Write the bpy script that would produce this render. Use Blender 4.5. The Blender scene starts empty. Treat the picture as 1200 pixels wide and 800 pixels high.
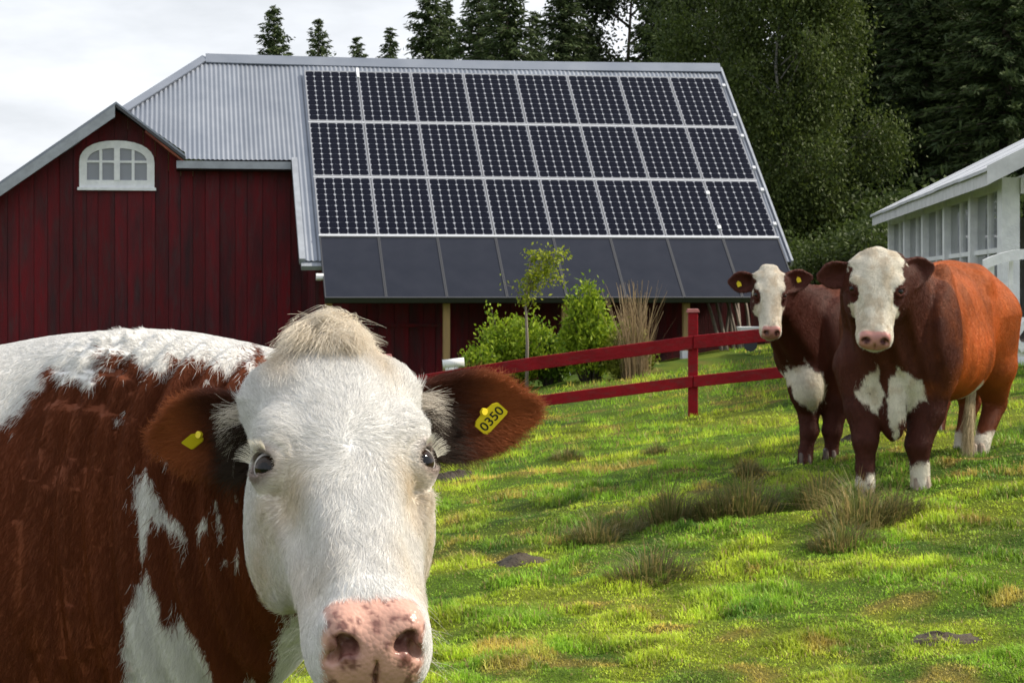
import bpy, math, random, os
import numpy as np
from mathutils import Matrix, Vector

S = bpy.context.scene
R = math.radians
# ------------------------------------------------------------------ camera
F_PX, VH, CAM_H = 2400.0, 340.0, 1.45          # focal length in photo pixels, horizon row, eye height
cam_d = bpy.data.cameras.new('camera')
cam = bpy.data.objects.new('camera', cam_d)
S.collection.objects.link(cam)
cam.location = (0, 0, CAM_H)
cam.rotation_euler = (R(90), 0, 0)
cam_d.sensor_width = 36.0
cam_d.lens = 36.0 * F_PX / 1200.0
cam_d.shift_y = -(400 - VH) / 1200.0
cam_d.clip_start, cam_d.clip_end = 0.05, 3000.0
cam_d.dof.use_dof = True
cam_d.dof.focus_distance = 2.75
cam_d.dof.aperture_fstop = 48.0
S.camera = cam
S.render.resolution_x, S.render.resolution_y = 1024, 682
# ------------------------------------------------------------------ sky and sun
SUN_AZ, SUN_EL = R(84), R(42)                  # clockwise from +Y (the view direction), above the horizon
W = bpy.data.worlds.new('World'); S.world = W; W.use_nodes = True
wn = W.node_tree; wn.nodes.clear()
def N(tree, typ, **kw):
    n = tree.nodes.new(typ)
    for k, v in kw.items():
        if hasattr(n, k): setattr(n, k, v)
        else: n.inputs[k.replace('_', ' ')].default_value = v
    return n
sky = N(wn, 'ShaderNodeTexSky', sky_type='NISHITA', sun_disc=False, sun_elevation=SUN_EL, sun_rotation=SUN_AZ, air_density=1.0, dust_density=2.0)
tc = N(wn, 'ShaderNodeTexCoord'); mp = N(wn, 'ShaderNodeMapping'); mp.inputs['Scale'].default_value = (1.0, 1.0, 3.2)
nz = N(wn, 'ShaderNodeTexNoise', Scale=4.2, Detail=7.0, Roughness=0.55)
cr = N(wn, 'ShaderNodeValToRGB'); cr.color_ramp.elements[0].position = 0.36; cr.color_ramp.elements[1].position = 0.62
cr.color_ramp.elements[0].color = (5.9, 6.15, 6.5, 1); cr.color_ramp.elements[1].color = (9.0, 9.2, 9.6, 1)
mx = N(wn, 'ShaderNodeMix', data_type='RGBA'); mx.inputs[0].default_value = 0.93
bg = N(wn, 'ShaderNodeBackground', Strength=0.1); wo = N(wn, 'ShaderNodeOutputWorld')
L = wn.links.new
L(tc.outputs['Generated'], mp.inputs['Vector']); L(mp.outputs['Vector'], nz.inputs['Vector']); L(nz.outputs['Fac'], cr.inputs['Fac'])
L(sky.outputs['Color'], mx.inputs[6]); L(cr.outputs['Color'], mx.inputs[7]); L(mx.outputs[2], bg.inputs['Color']); L(bg.outputs[0], wo.inputs['Surface'])
sun_d = bpy.data.lights.new('sun', 'SUN'); sun_d.energy = 4.6; sun_d.angle = R(3.0); sun_d.color = (1.0, 0.90, 0.74)
sun = bpy.data.objects.new('sun', sun_d); S.collection.objects.link(sun)
sdir = Vector((math.sin(SUN_AZ) * math.cos(SUN_EL), math.cos(SUN_AZ) * math.cos(SUN_EL), math.sin(SUN_EL)))
sun.rotation_euler = sdir.to_track_quat('Z', 'Y').to_euler(); sun.location = sdir * 60
S.view_settings.view_transform = 'Standard'; S.view_settings.look = 'None'
S.view_settings.exposure = 0.42; S.view_settings.gamma = 1.0
S.cycles.max_bounces = 8; S.cycles.transparent_max_bounces = 8
S.cycles.use_denoising = True
try: S.cycles.denoising_prefilter = 'ACCURATE'
except Exception: pass

# ------------------------------------------------------------------ helpers
ONLY = set(filter(None, os.environ.get('SCENE_ONLY', '').split(',')))
def want(k): return not ONLY or k in ONLY
def at(u, v, Y):
    return np.array([(u - 600.0) / F_PX * Y, Y, CAM_H - (v - VH) / F_PX * Y])
rng = np.random.default_rng(7)
def vnoise(P, seed=0):
    P = np.asarray(P, np.float64); I = np.floor(P).astype(np.int64); f = P - I
    f = f * f * f * (f * (f * 6 - 15) + 10)
    def h(i, j, k):
        n = (i * 374761393 + j * 668265263 + k * 2147483647 + seed * 1274126177) & 0xFFFFFFFF
        n = ((n ^ (n >> 13)) * 1274126177) & 0xFFFFFFFF
        n = ((n ^ (n >> 16)) * 2246822519) & 0xFFFFFFFF
        return ((n ^ (n >> 15)) & 0xFFFFFF) / float(0xFFFFFF)
    i, j, k = I[..., 0], I[..., 1], I[..., 2]; x, y, z = f[..., 0], f[..., 1], f[..., 2]
    def lx(j_, k_): return h(i, j_, k_) * (1 - x) + h(i + 1, j_, k_) * x
    return ((lx(j, k) * (1 - y) + lx(j + 1, k) * y) * (1 - z) + (lx(j, k + 1) * (1 - y) + lx(j + 1, k + 1) * y) * z)
def fbm(P, octv=4, seed=0):
    P = np.asarray(P, np.float64); a, s, t = 0.5, 0.0, 0.0
    for o in range(octv):
        s = s + a * vnoise(P * (2.03 ** o) + 17.3 * o, seed + o); t += a; a *= 0.5
    return s / t
def sstep(x, a, b):
    t = np.clip((x - a) / (b - a), 0, 1); return t * t * (3 - 2 * t)

WLOC = {}
def link(o): S.collection.objects.link(o); return o
def tag(o, label=None, cat=None, group=None, kind=None):
    if label: o['label'] = label
    if cat: o['category'] = cat
    if group: o['group'] = group
    if kind: o['kind'] = kind
    return o
def thing(name, label, cat, loc, group=None, kind=None):
    o = link(bpy.data.objects.new(name, None)); o.location = tuple(float(c) for c in loc); o.empty_display_size = 0.2
    WLOC[o] = np.array(loc, float); return tag(o, label, cat, group, kind)
def new_obj(name, me, parent=None, mat=None):
    o = link(bpy.data.objects.new(name, me))
    if mat is not None and me is not None:
        if not me.materials: me.materials.append(mat)
    if parent is not None: o.parent = parent
    WLOC[o] = WLOC.get(parent, np.zeros(3)) if parent is not None else np.zeros(3)
    return o
def mesh_np(name, V, F, mat=None, parent=None, smooth=False, colors=None, cname='tint', mats=None, mat_idx=None, base=None):
    """V world-space vertices, F faces (n,3)/(n,4) or a list of both; child vertices are stored relative to the parent's base."""
    V = np.asarray(V, np.float64)
    off = WLOC.get(parent, np.zeros(3)) if parent is not None else (np.zeros(3) if base is None else np.asarray(base, float))
    V = V - off
    Fs = F if isinstance(F, list) and isinstance(F[0], np.ndarray) else [F]
    Fs = [np.asarray(f, np.int32) for f in Fs if len(f)]
    me = bpy.data.meshes.new(name)
    loops = np.concatenate([f.ravel() for f in Fs]); sizes = np.concatenate([np.full(len(f), f.shape[1], np.int32) for f in Fs])
    starts = np.concatenate([[0], np.cumsum(sizes)[:-1]]).astype(np.int32)
    me.vertices.add(len(V)); me.vertices.foreach_set('co', V.astype(np.float32).ravel())
    me.loops.add(len(loops)); me.loops.foreach_set('vertex_index', loops.astype(np.int32))
    me.polygons.add(len(sizes)); me.polygons.foreach_set('loop_start', starts)
    if smooth: me.polygons.foreach_set('use_smooth', np.ones(len(sizes), bool))
    if mat_idx is not None: me.polygons.foreach_set('material_index', np.asarray(mat_idx, np.int32))
    for m_ in (mats or ([mat] if mat else [])): me.materials.append(m_)
    me.update(calc_edges=True); me.validate()
    if colors is not None:
        c = np.ones((len(V), 4), np.float32); colors = np.asarray(colors)
        c[:, :3] = colors[:, :3] if colors.ndim == 2 else colors[:, None]
        at_ = me.attributes.new(cname, 'FLOAT_COLOR', 'POINT'); at_.data.foreach_set('color', c.ravel())
    o = new_obj(name, me, parent)
    if parent is None and base is not None: o.location = tuple(off); WLOC[o] = off
    return o
class MB:
    """Collects convex solids and tubes (world space); build() links them as one mesh object."""
    def __init__(s): s.V = []; s.F = []
    def add(s, V, F):
        b = len(s.V); s.V += [tuple(map(float, v)) for v in V]; s.F += [tuple(b + i for i in f) for f in F]; return s
    def hexa(s, P):       # 8 points: bottom ring 0-3, top ring 4-7
        return s.add(P, [(3, 2, 1, 0), (4, 5, 6, 7), (0, 1, 5, 4), (1, 2, 6, 5), (2, 3, 7, 6), (3, 0, 4, 7)])
    def box(s, lo, hi, fr=None):
        (a, b, c), (d, e, f) = lo, hi
        P = [(a, b, c), (d, b, c), (d, e, c), (a, e, c), (a, b, f), (d, b, f), (d, e, f), (a, e, f)]
        return s.hexa([fr(*p) for p in P] if fr else P)
    def bar(s, A, B, w, h, up=(0, 0, 1)):
        A, B = Vector(A), Vector(B); t = (B - A).normalized(); sd = t.cross(Vector(up)).normalized() * w / 2; u = sd.cross(t).normalized() * h / 2
        return s.hexa([A - sd - u, A + sd - u, A + sd + u, A - sd + u, B - sd - u, B + sd - u, B + sd + u, B - sd + u])
    def prism(s, ring, off):    # ring of points extruded by vector off
        n = len(ring); ring = [np.array(p, float) for p in ring]; off = np.array(off, float)
        return s.add(ring + [p + off for p in ring], [tuple(range(n))[::-1], tuple(range(n, 2 * n))] + [(i, (i + 1) % n, n + (i + 1) % n, n + i) for i in range(n)])
    def tube(s, pts, rad, n=8):
        pts = [Vector(tuple(map(float, p))) for p in pts]; rad = rad if hasattr(rad, '__len__') else [rad] * len(pts)
        V, F = [], []
        for i, p in enumerate(pts):
            t = (pts[min(i + 1, len(pts) - 1)] - pts[max(i - 1, 0)]).normalized()
            a = t.cross(Vector((0.13, 0.31, 0.94)) if abs(t.z) < .9 else Vector((1, 0.2, 0))).normalized(); b = t.cross(a)
            for k in range(n):
                q = p + (a * math.cos(2 * math.pi * k / n) + b * math.sin(2 * math.pi * k / n)) * rad[i]; V.append(q)
        for i in range(len(pts) - 1):
            for k in range(n): F.append((i * n + k, i * n + (k + 1) % n, (i + 1) * n + (k + 1) % n, (i + 1) * n + k))
        F.append(tuple(range(n))[::-1]); F.append(tuple((len(pts) - 1) * n + k for k in range(n)))
        return s.add(V, F)
    def build(s, name, mat, parent=None, smooth=False, base=None, bevel=0):
        me = bpy.data.meshes.new(name); off = WLOC.get(parent, np.zeros(3)) if parent is not None else (np.zeros(3) if base is None else np.asarray(base, float))
        me.from_pydata([tuple(np.array(v) - off) for v in s.V], [], s.F); me.materials.append(mat)
        if smooth: me.polygons.foreach_set('use_smooth', [True] * len(me.polygons))
        me.update(); o = new_obj(name, me, parent)
        if bevel:
            b = o.modifiers.new('bevel', 'BEVEL'); b.width = bevel; b.segments = 1
        if parent is None and base is not None: o.location = tuple(off); WLOC[o] = off
        return o

# ------------------------------------------------------------------ materials
def mat(name, col=(0.5, 0.5, 0.5), rough=0.6, metal=0.0, var=0.0, vscale=4.0, col2=None, bump=0.0, bscale=20.0, stretch=(1, 1, 1), spec=0.5, attr=None, attr_mix=1.0, transl=0.0, ramp=(0.35, 0.65), coat=0.0, objrand=0.0, wear=None):
    m = bpy.data.materials.new(name); m.use_nodes = True; t = m.node_tree; b = t.nodes['Principled BSDF']; out = t.nodes['Material Output']
    b.inputs['Roughness'].default_value = rough; b.inputs['Metallic'].default_value = metal; b.inputs['Specular IOR Level'].default_value = spec
    b.inputs['Base Color'].default_value = (*col, 1); b.inputs['Coat Weight'].default_value = coat
    Lk = t.links.new; cs = None
    tcn = N(t, 'ShaderNodeTexCoord'); mpn = N(t, 'ShaderNodeMapping'); mpn.inputs['Scale'].default_value = stretch
    Lk(tcn.outputs['Object'], mpn.inputs['Vector'])
    if objrand:
        oi = N(t, 'ShaderNodeObjectInfo'); vm = N(t, 'ShaderNodeVectorMath', operation='SCALE'); cmb = N(t, 'ShaderNodeCombineXYZ')
        for k in range(3): Lk(oi.outputs['Random'], cmb.inputs[k])
        Lk(cmb.outputs[0], vm.inputs[0]); vm.inputs['Scale'].default_value = 37.0; Lk(vm.outputs[0], mpn.inputs['Location'])
    if attr:
        a = N(t, 'ShaderNodeAttribute', attribute_name=attr); cs = a.outputs['Color']
    if col2 is not None:
        nzn = N(t, 'ShaderNodeTexNoise', Scale=vscale, Detail=6.0, Roughness=0.6); Lk(mpn.outputs[0], nzn.inputs['Vector'])
        r_ = N(t, 'ShaderNodeValToRGB'); r_.color_ramp.elements[0].position, r_.color_ramp.elements[1].position = ramp
        r_.color_ramp.elements[0].color = (*col, 1); r_.color_ramp.elements[1].color = (*col2, 1); Lk(nzn.outputs['Fac'], r_.inputs['Fac'])
        cs = r_.outputs['Color']
    if wear is not None and cs is not None:                            # worn patches and streaks along the grain
        wc_, ws_, amt, wst = wear; m2 = N(t, 'ShaderNodeMapping'); m2.inputs['Scale'].default_value = wst; Lk(tcn.outputs['Object'], m2.inputs['Vector'])
        if objrand: Lk(vm.outputs[0], m2.inputs['Location'])
        wn_ = N(t, 'ShaderNodeTexNoise', Scale=ws_, Detail=8.0, Roughness=0.7); Lk(m2.outputs[0], wn_.inputs['Vector']); wr = N(t, 'ShaderNodeMapRange'); wr.inputs['From Min'].default_value = .50; wr.inputs['From Max'].default_value = .66; wr.inputs['To Max'].default_value = amt; Lk(wn_.outputs['Fac'], wr.inputs['Value'])
        wm = N(t, 'ShaderNodeMix', data_type='RGBA'); Lk(wr.outputs[0], wm.inputs[0]); Lk(cs, wm.inputs[6]); wm.inputs[7].default_value = (*wc_, 1); cs = wm.outputs[2]
    if objrand and cs is not None:
        hs = N(t, 'ShaderNodeHueSaturation'); mr = N(t, 'ShaderNodeMapRange'); mr.inputs['To Min'].default_value = 1 - objrand; mr.inputs['To Max'].default_value = 1 + objrand
        Lk(oi.outputs['Random'], mr.inputs['Value']); Lk(mr.outputs[0], hs.inputs['Value']); Lk(cs, hs.inputs['Color']); cs = hs.outputs['Color']
    if cs is not None: Lk(cs, b.inputs['Base Color'])
    if bump:
        bn = N(t, 'ShaderNodeTexNoise', Scale=bscale, Detail=5.0); Lk(mpn.outputs[0], bn.inputs['Vector'])
        bp = N(t, 'ShaderNodeBump', Strength=bump); bp.inputs['Distance'].default_value = 0.02; Lk(bn.outputs['Fac'], bp.inputs['Height']); Lk(bp.outputs[0], b.inputs['Normal'])
    if transl:
        tr = N(t, 'ShaderNodeBsdfTranslucent'); ms = N(t, 'ShaderNodeMixShader'); ms.inputs[0].default_value = transl
        if cs is not None: Lk(cs, tr.inputs['Color'])
        else: tr.inputs['Color'].default_value = (*col, 1)
        Lk(b.outputs[0], ms.inputs[1]); Lk(tr.outputs[0], ms.inputs[2]); Lk(ms.outputs[0], out.inputs['Surface'])
    return m
M = {}
M['barn_red'] = mat('barn_red_boards', (0.118, 0.005, 0.010), 0.75, col2=(0.036, 0.011, 0.015), ramp=(.36,.68), vscale=1.3, stretch=(3, 3, 0.5), bump=0.5, bscale=30, objrand=0.16, spec=0.25, wear=((0.050, 0.024, 0.027), 1.7, 0.65, (5, 5, 1.1)))
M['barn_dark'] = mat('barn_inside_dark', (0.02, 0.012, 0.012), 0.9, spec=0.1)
M['roof_metal'] = mat('galvanised_roof', (0.185, 0.21, 0.26), 0.42, metal=0.45, col2=(0.235, 0.26, 0.31), vscale=1.2, stretch=(1, 1, 1), objrand=0.06)
M['white_trim'] = mat('white_painted_trim', (0.80, 0.82, 0.85), 0.55, col2=(0.66, 0.68, 0.72), vscale=9, bump=0.25, bscale=35)
M['fascia_grey'] = mat('grey_fascia', (0.29, 0.32, 0.37), 0.5, col2=(0.22, 0.24, 0.28), vscale=5)
M['soffit'] = mat('rusty_red_soffit', (0.36, 0.10, 0.05), 0.7, col2=(0.15, 0.03, 0.025), vscale=3)
M['cell'] = mat('solar_cell', (0.004, 0.005, 0.012), 0.3, spec=0.05)
M['backsheet'] = mat('solar_backsheet', (0.34, 0.36, 0.41), 0.4)
M['alu'] = mat('aluminium_frame', (0.62, 0.64, 0.68), 0.35, metal=0.4)
M['greyframe'] = mat('panel_frame', (0.26, 0.27, 0.30), 0.4, metal=0.3)
M['darkframe'] = mat('dark_frame', (0.03, 0.032, 0.04), 0.5)
M['collector'] = mat('solar_collector_glass', (0.014, 0.017, 0.028), 0.38, spec=0.12, col2=(0.019, 0.022, 0.034), vscale=2)
M['glass'] = mat('window_glass', (0.17, 0.19, 0.22), 0.08, spec=0.8)
M['pine'] = mat('bare_pine', (0.36, 0.24, 0.09), 0.7, col2=(0.26, 0.17, 0.08), vscale=3, stretch=(4, 4, .6))
M['greywood'] = mat('weathered_wood', (0.22, 0.18, 0.15), 0.8, col2=(0.12, 0.10, 0.09), vscale=5, stretch=(4, 4, .6), objrand=0.3)
M['fence_red'] = mat('fence_red_paint', (0.26, 0.006, 0.013), 0.6, col2=(0.18, 0.005, 0.010), vscale=4, stretch=(1, 1, 1), bump=0.35, bscale=26, objrand=0.08, spec=0.14, wear=((0.12, 0.03, 0.03), 9.0, 0.6, (1, 1, 3)))
M['bark'] = mat('bark', (0.09, 0.07, 0.055), 0.9, col2=(0.05, 0.04, 0.03), vscale=6, bump=0.6, bscale=18)
M['birch'] = mat('birch_bark', (0.22, 0.21, 0.19), 0.8, col2=(0.05, 0.07, 0.06), vscale=4, stretch=(1, 1, 2.5), ramp=(0.5, 0.6))
M['leaf'] = mat('leaf_tinted', attr='tint', rough=0.6, spec=0.25, transl=0.35)
M['needle'] = mat('needle_tinted', attr='tint', rough=0.7, spec=0.2, transl=0.15)
M['blade'] = mat('grass_tinted', attr='tint', rough=0.55, spec=0.3, transl=0.42)
M['white_plastic'] = mat('white_plastic', (0.72, 0.73, 0.75), 0.4)
M['soil'] = mat('dark_soil_and_shade', (0.035, 0.026, 0.018), 0.9, col2=(0.06, 0.045, 0.03), vscale=14, bump=0.8, bscale=40)
# ------------------------------------------------------------------ ground
_ctl = [at(1045, 577, 11.3), at(957, 546, 13.0), at(812, 490, 18.9), at(803, 428, 33.5), at(650, 442, 31), at(880, 404, 35), at(900, 800, 7.4), at(620, 800, 7.2), at(1190, 421, 20), at(1190, 640, 9.6), at(300, 520, 30)]
_ctl = np.array(_ctl)
def _basis(x, y): return np.stack([np.ones_like(x), x, y, x * y / 20.0, y * y / 40.0], -1)
_A = _basis(_ctl[:, 0], _ctl[:, 1]); _co = np.linalg.solve(_A.T @ _A + np.diag([0, .05, .05, .3, .3]), _A.T @ _ctl[:, 2])
_res = _ctl[:, 2] - _A @ _co
def ground_z(x, y):
    x = np.asarray(x, float); y = np.asarray(y, float)
    xc = 9 * np.tanh(x / 9.0); yc = np.where(y < 20, y, 20 + 22 * np.tanh((y - 20) / 22.0)); yc = np.where(yc < 1.5, 1.5 + 3 * np.tanh((yc - 1.5) / 3), yc)
    z = _basis(xc, yc) @ _co
    d2 = ((x[..., None] - _ctl[:, 0]) / (0.9 + 0.08 * _ctl[:, 1])) ** 2 + ((y[..., None] - _ctl[:, 1]) / (1.2 + 0.12 * _ctl[:, 1])) ** 2
    z = z + (np.exp(-d2) * _res).sum(-1)
    fade = np.exp(-np.maximum(np.hypot(x, y - 12) - 22, 0) / 20)
    P = np.stack([x, y, 0 * x], -1)
    bumps = (fbm(P / 0.36, 3, 3) - .5) * 0.075 + (fbm(P / 1.9, 2, 9) - .5) * 0.03 + (vnoise(P / 0.15, 21) - .5) * 0.030
    return z + bumps * fade
def gz(x, y): return float(ground_z(np.array([x]), np.array([y]))[0])
def grid_axis(a, b, fine_a, fine_b, step, big):
    f = np.arange(fine_a, fine_b + 1e-6, step)
    lo = [fine_a]; s = step
    while lo[-1] > a: s = min(s * 1.35, big); lo.append(lo[-1] - s)
    hi = [fine_b]; s = step
    while hi[-1] < b: s = min(s * 1.35, big); hi.append(hi[-1] + s)
    return np.concatenate([lo[:0:-1], f, hi[1:]])
gx = grid_axis(-900, 900, -2.4, 5.6, 0.075, 60); gy = grid_axis(-250, 1500, 5.6, 21, 0.075, 60)
GX, GY = np.meshgrid(gx, gy, indexing='ij'); GZ = ground_z(GX, GY)
GV = np.stack([GX, GY, GZ], -1).reshape(-1, 3); ny = len(gy)
ii, jj = np.meshgrid(np.arange(len(gx) - 1), np.arange(ny - 1), indexing='ij'); q0 = (ii * ny + jj).ravel()
GF = np.stack([q0, q0 + ny, q0 + ny + 1, q0 + 1], -1)
def pasture_tint(P):
    """patchy pasture colour (turf green, moss yellow, straw) as a property of the place"""
    P = np.asarray(P, float) * [1, 1, 0]
    a = fbm(P / .55, 4, 31); b = fbm(P / 0.3 + 9, 3, 41); c = fbm(P / 0.33 + 5, 3, 51); d = fbm(P / 1.1 + 3, 3, 57)
    g = np.array([0.130, 0.222, 0.018]); y = np.array([0.240, 0.298, 0.024]); s = np.array([0.31, 0.21, 0.06]); k = np.array([0.045, 0.105, 0.015])
    t = sstep(a, .40, .62)[..., None]; col = g * (1 - t) + y * t
    t = sstep(d, .54, .72)[..., None] * .55; col = col * (1 - t) + k * t
    t = sstep(b, .63, .75)[..., None] * .7; col = col * (1 - t) + s * t
    t = sstep(c, .62, .76)[..., None] * .7; col = col * (1 - t) + k * t
    return col
m = bpy.data.materials.new('pasture_ground'); m.use_nodes = True; t_ = m.node_tree; b_ = t_.nodes['Principled BSDF']; b_.inputs['Roughness'].default_value = 0.9; b_.inputs['Specular IOR Level'].default_value = 0.1
a_ = N(t_, 'ShaderNodeAttribute', attribute_name='tint'); tcn = N(t_, 'ShaderNodeTexCoord'); n1 = N(t_, 'ShaderNodeTexNoise', Scale=22.0, Detail=6.0); n2 = N(t_, 'ShaderNodeTexNoise', Scale=60.0, Detail=4.0)
h_ = N(t_, 'ShaderNodeHueSaturation'); mr_ = N(t_, 'ShaderNodeMapRange'); mr_.inputs['To Min'].default_value = 0.35; mr_.inputs['To Max'].default_value = 1.15
t_.links.new(tcn.outputs['Object'], n1.inputs['Vector']); t_.links.new(tcn.outputs['Object'], n2.inputs['Vector']); t_.links.new(n1.outputs['Fac'], mr_.inputs['Value']); t_.links.new(mr_.outputs[0], h_.inputs['Value']); t_.links.new(a_.outputs['Color'], h_.inputs['Color']); t_.links.new(h_.outputs['Color'], b_.inputs['Base Color'])
bp_ = N(t_, 'ShaderNodeBump', Strength=0.9); bp_.inputs['Distance'].default_value = 0.03; t_.links.new(n2.outputs['Fac'], bp_.inputs['Height']); t_.links.new(bp_.outputs[0], b_.inputs['Normal'])
tag(mesh_np('ground', GV, GF, m, smooth=True, colors=pasture_tint(GV) * 0.62), kind='structure')

# ------------------------------------------------------------------ barn
PSI, PITCH = 0.1667, 0.690
BE = np.array([math.cos(PSI), math.sin(PSI), 0]); BN = np.array([math.sin(PSI), -math.cos(PSI), 0]); BZ = np.array([0, 0, 1.0])
BO = np.array([-3.89, 38.25, 0.0]); PZ = CAM_H + 4.108                  # panel field's upper left corner
ROOF_LIFT = 0.09                                                       # sheets lie this far under the panel faces
def bw(e, o, z): return BO + e * BE + o * BN + z * BZ
def rz(o): return PZ - o * math.tan(PITCH)                             # height of the panel plane at outward distance o
SD = BN * math.cos(PITCH) - BZ * math.sin(PITCH); SN = BN * math.sin(PITCH) + BZ * math.cos(PITCH)   # down the slope, off the slope
def rp(e, s, n=0.0): return BO + PZ * BZ + e * BE + s * SD + n * SN
def on_roof(u, v):
    d = at(u, v, 1.0) - [0, 0, CAM_H]; c = np.array([0, 0, CAM_H]); o = rp(0, 0)
    k = np.dot(o - c, SN) / np.dot(d, SN); P = c + d * k - o; return float(P @ BE), float(P @ SD)
def on_wall(u, v, o):
    d = at(u, v, 1.0) - [0, 0, CAM_H]; c = np.array([0, 0, CAM_H]); b = bw(0, o, 0)
    k = np.dot(b - c, BN) / np.dot(d, BN); P = c + d * k; return float((P - BO) @ BE), float(P[2])
barn_floor = gz(*bw(0, 1.7, 0)[:2]) - 0.3
barn = thing('barn', 'dark red boarded barn with metal roof and solar panels', 'barn', (*bw(0, 1.7, 0)[:2], barn_floor))
s_ridge = on_roof(357, 67)[1]; e_ridge, _ = on_roof(241, 66); e_hip, s_eave = on_roof(60, 180)
S_END = on_roof(372, 301)[1]; E_R = 8.12; E_L = -0.26
WALL_O = 1.72
# unseen core, added so that no daylight leaks between the boards
core = MB(); e0, e1 = -13.0, E_R - 0.25
zc = rz(WALL_O) - 0.35
ring = [(-2.9, rz(2.9) + 0.0), (WALL_O - 0.12, rz(WALL_O) - 0.45), (WALL_O - 0.12, barn_floor), (-9.0, barn_floor), (-9.0, 3.0)]
core.prism([bw(e_ridge - .05, WALL_O - .12, barn_floor), bw(e_ridge, WALL_O - .12, rz(WALL_O) - .35), bw(e_ridge, s_ridge * math.cos(PITCH), rz(s_ridge * math.cos(PITCH)) - .35), bw(e_ridge, -6.0, 2.8), bw(e_ridge, -6.0, barn_floor)], (e1 - e_ridge) * BE)
core.build('light_block_core', M['barn_dark'], barn)
# corrugated sheets
GO = 2.12                                                             # plane of the gable's verge
pk_e, pk_z = on_wall(136, 119, GO); lf_e, lf_z = on_wall(-2, 214, GO); rt_e, rt_z = on_wall(217, 181, GO)
slL = (pk_z - lf_z) / (pk_e - lf_e); slR = (pk_z - rt_z) / (rt_e - pk_e)
def gable_top(e): return pk_z - (slL * (pk_e - e) if e < pk_e else slR * (e - pk_e))
def s_top(e): return s_ridge if e >= e_ridge else s_ridge + (e_ridge - e) / (e_ridge - e_hip) * (s_eave - s_ridge)
edges = [pk_e + .05, -3.1, -2.15, -1.2, E_L] + list(np.linspace(E_L, E_R, 9)[1:])
for a, b in zip(edges[:-1], edges[1:]):
    cols = np.linspace(a, b, max(8, int((b - a) / 0.083 * 6))); low = b <= E_L + 1e-6
    V = []
    for e in cols:
        t0, t1 = s_top(e), (s_eave if low else S_END)
        if e < rt_e: t1 = max(t0 + .02, min(t1, (PZ - ROOF_LIFT - gable_top(e) - .02) / math.sin(PITCH)))
        n = -ROOF_LIFT + 0.008 * math.sin(e / 0.083 * 2 * math.pi) + (0.004 if (int(a * 7) % 2) else 0)
        for k in range(4): V.append(rp(e, t0 + (t1 - t0) * k / 3, n + 0.006 * math.sin(3 * e + k)))
    n = len(cols); F = [(i * 4 + k, i * 4 + k + 1, i * 4 + k + 5, i * 4 + k + 4) for i in range(n - 1) for k in range(3)]
    mesh_np('roof_sheet', V, F, M['roof_metal'], barn, smooth=True)
# hip side, back slope, ridge cap, verge trim
hb = MB(); apex = rp(e_ridge, s_ridge, -ROOF_LIFT); cornerp = rp(e_hip, s_eave, -ROOF_LIFT); backc = bw(e_hip, -2 * 1.0 - 3.4, cornerp[2]); br = bw(E_R, -5.4, cornerp[2]); rr = rp(E_R, s_ridge, -ROOF_LIFT)
hb.add([apex, cornerp, backc], [(0, 2, 1)]); hb.add([apex, backc, br, rr], [(0, 3, 2, 1)]); hb.build('roof_back', M['roof_metal'], barn)
cap = MB()
for i in range(6):
    ea, eb = e_ridge + (E_R - e_ridge) * i / 6, e_ridge + (E_R - e_ridge) * (i + 1) / 6
    sag = lambda e: -0.035 * math.sin((e - e_ridge) / (E_R - e_ridge) * math.pi)
    cap.hexa([rp(ea, s_ridge + .16, -.07) + BZ * sag(ea), rp(eb, s_ridge + .16, -.07) + BZ * sag(eb), rp(eb, s_ridge - .06, -.07) + BZ * sag(eb), rp(ea, s_ridge - .06, -.07) + BZ * sag(ea), rp(ea, s_ridge + .16, -.045) + BZ * sag(ea), rp(eb, s_ridge + .16, -.045) + BZ * sag(eb), rp(eb, s_ridge - .06, .0) + BZ * sag(eb), rp(ea, s_ridge - .06, .0) + BZ * sag(ea)])
cap.build('ridge_cap', M['roof_metal'], barn)
hc = MB(); hc.bar(rp(e_ridge, s_ridge, -.05), rp(e_hip, s_eave, -.05), .16, .03, up=SN); hc.build('hip_cap', M['roof_metal'], barn)
vt = MB(); vt.bar(rp(E_R + .02, s_ridge, -.12), rp(E_R + .02, S_END, -.12), .04, .14, up=SN); vt.build('verge_board', M['fascia_grey'], barn)
vt = MB(); vt.bar(rp(E_L - .04, s_eave - .02, -.10), rp(E_L - .04, S_END, -.10), .10, .12, up=SN); vt.build('verge_board', M['fascia_grey'], barn)
vt = MB(); vt.bar(rp(E_L - .06, S_END, -.16), rp(.02, S_END, -.16), .20, .09, up=SN); vt.build('gutter_end', M['fascia_grey'], barn)
fb = MB(); fb.box((rt_e - .15, 0, 0), (E_L - .1, .035, .13), lambda x, y, z: rp(x, s_eave, -ROOF_LIFT) + y * BN + (z - .16) * BZ); fb.build('eave_board', M['fascia_grey'], barn)
fb = MB(); fb.box((rt_e - .15, -.38, 0), (E_L + .3, 0, .02), lambda x, y, z: rp(x, s_eave, -ROOF_LIFT) + y * BN + (z - .19) * BZ); fb.build('soffit', M['barn_dark'], barn)
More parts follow.
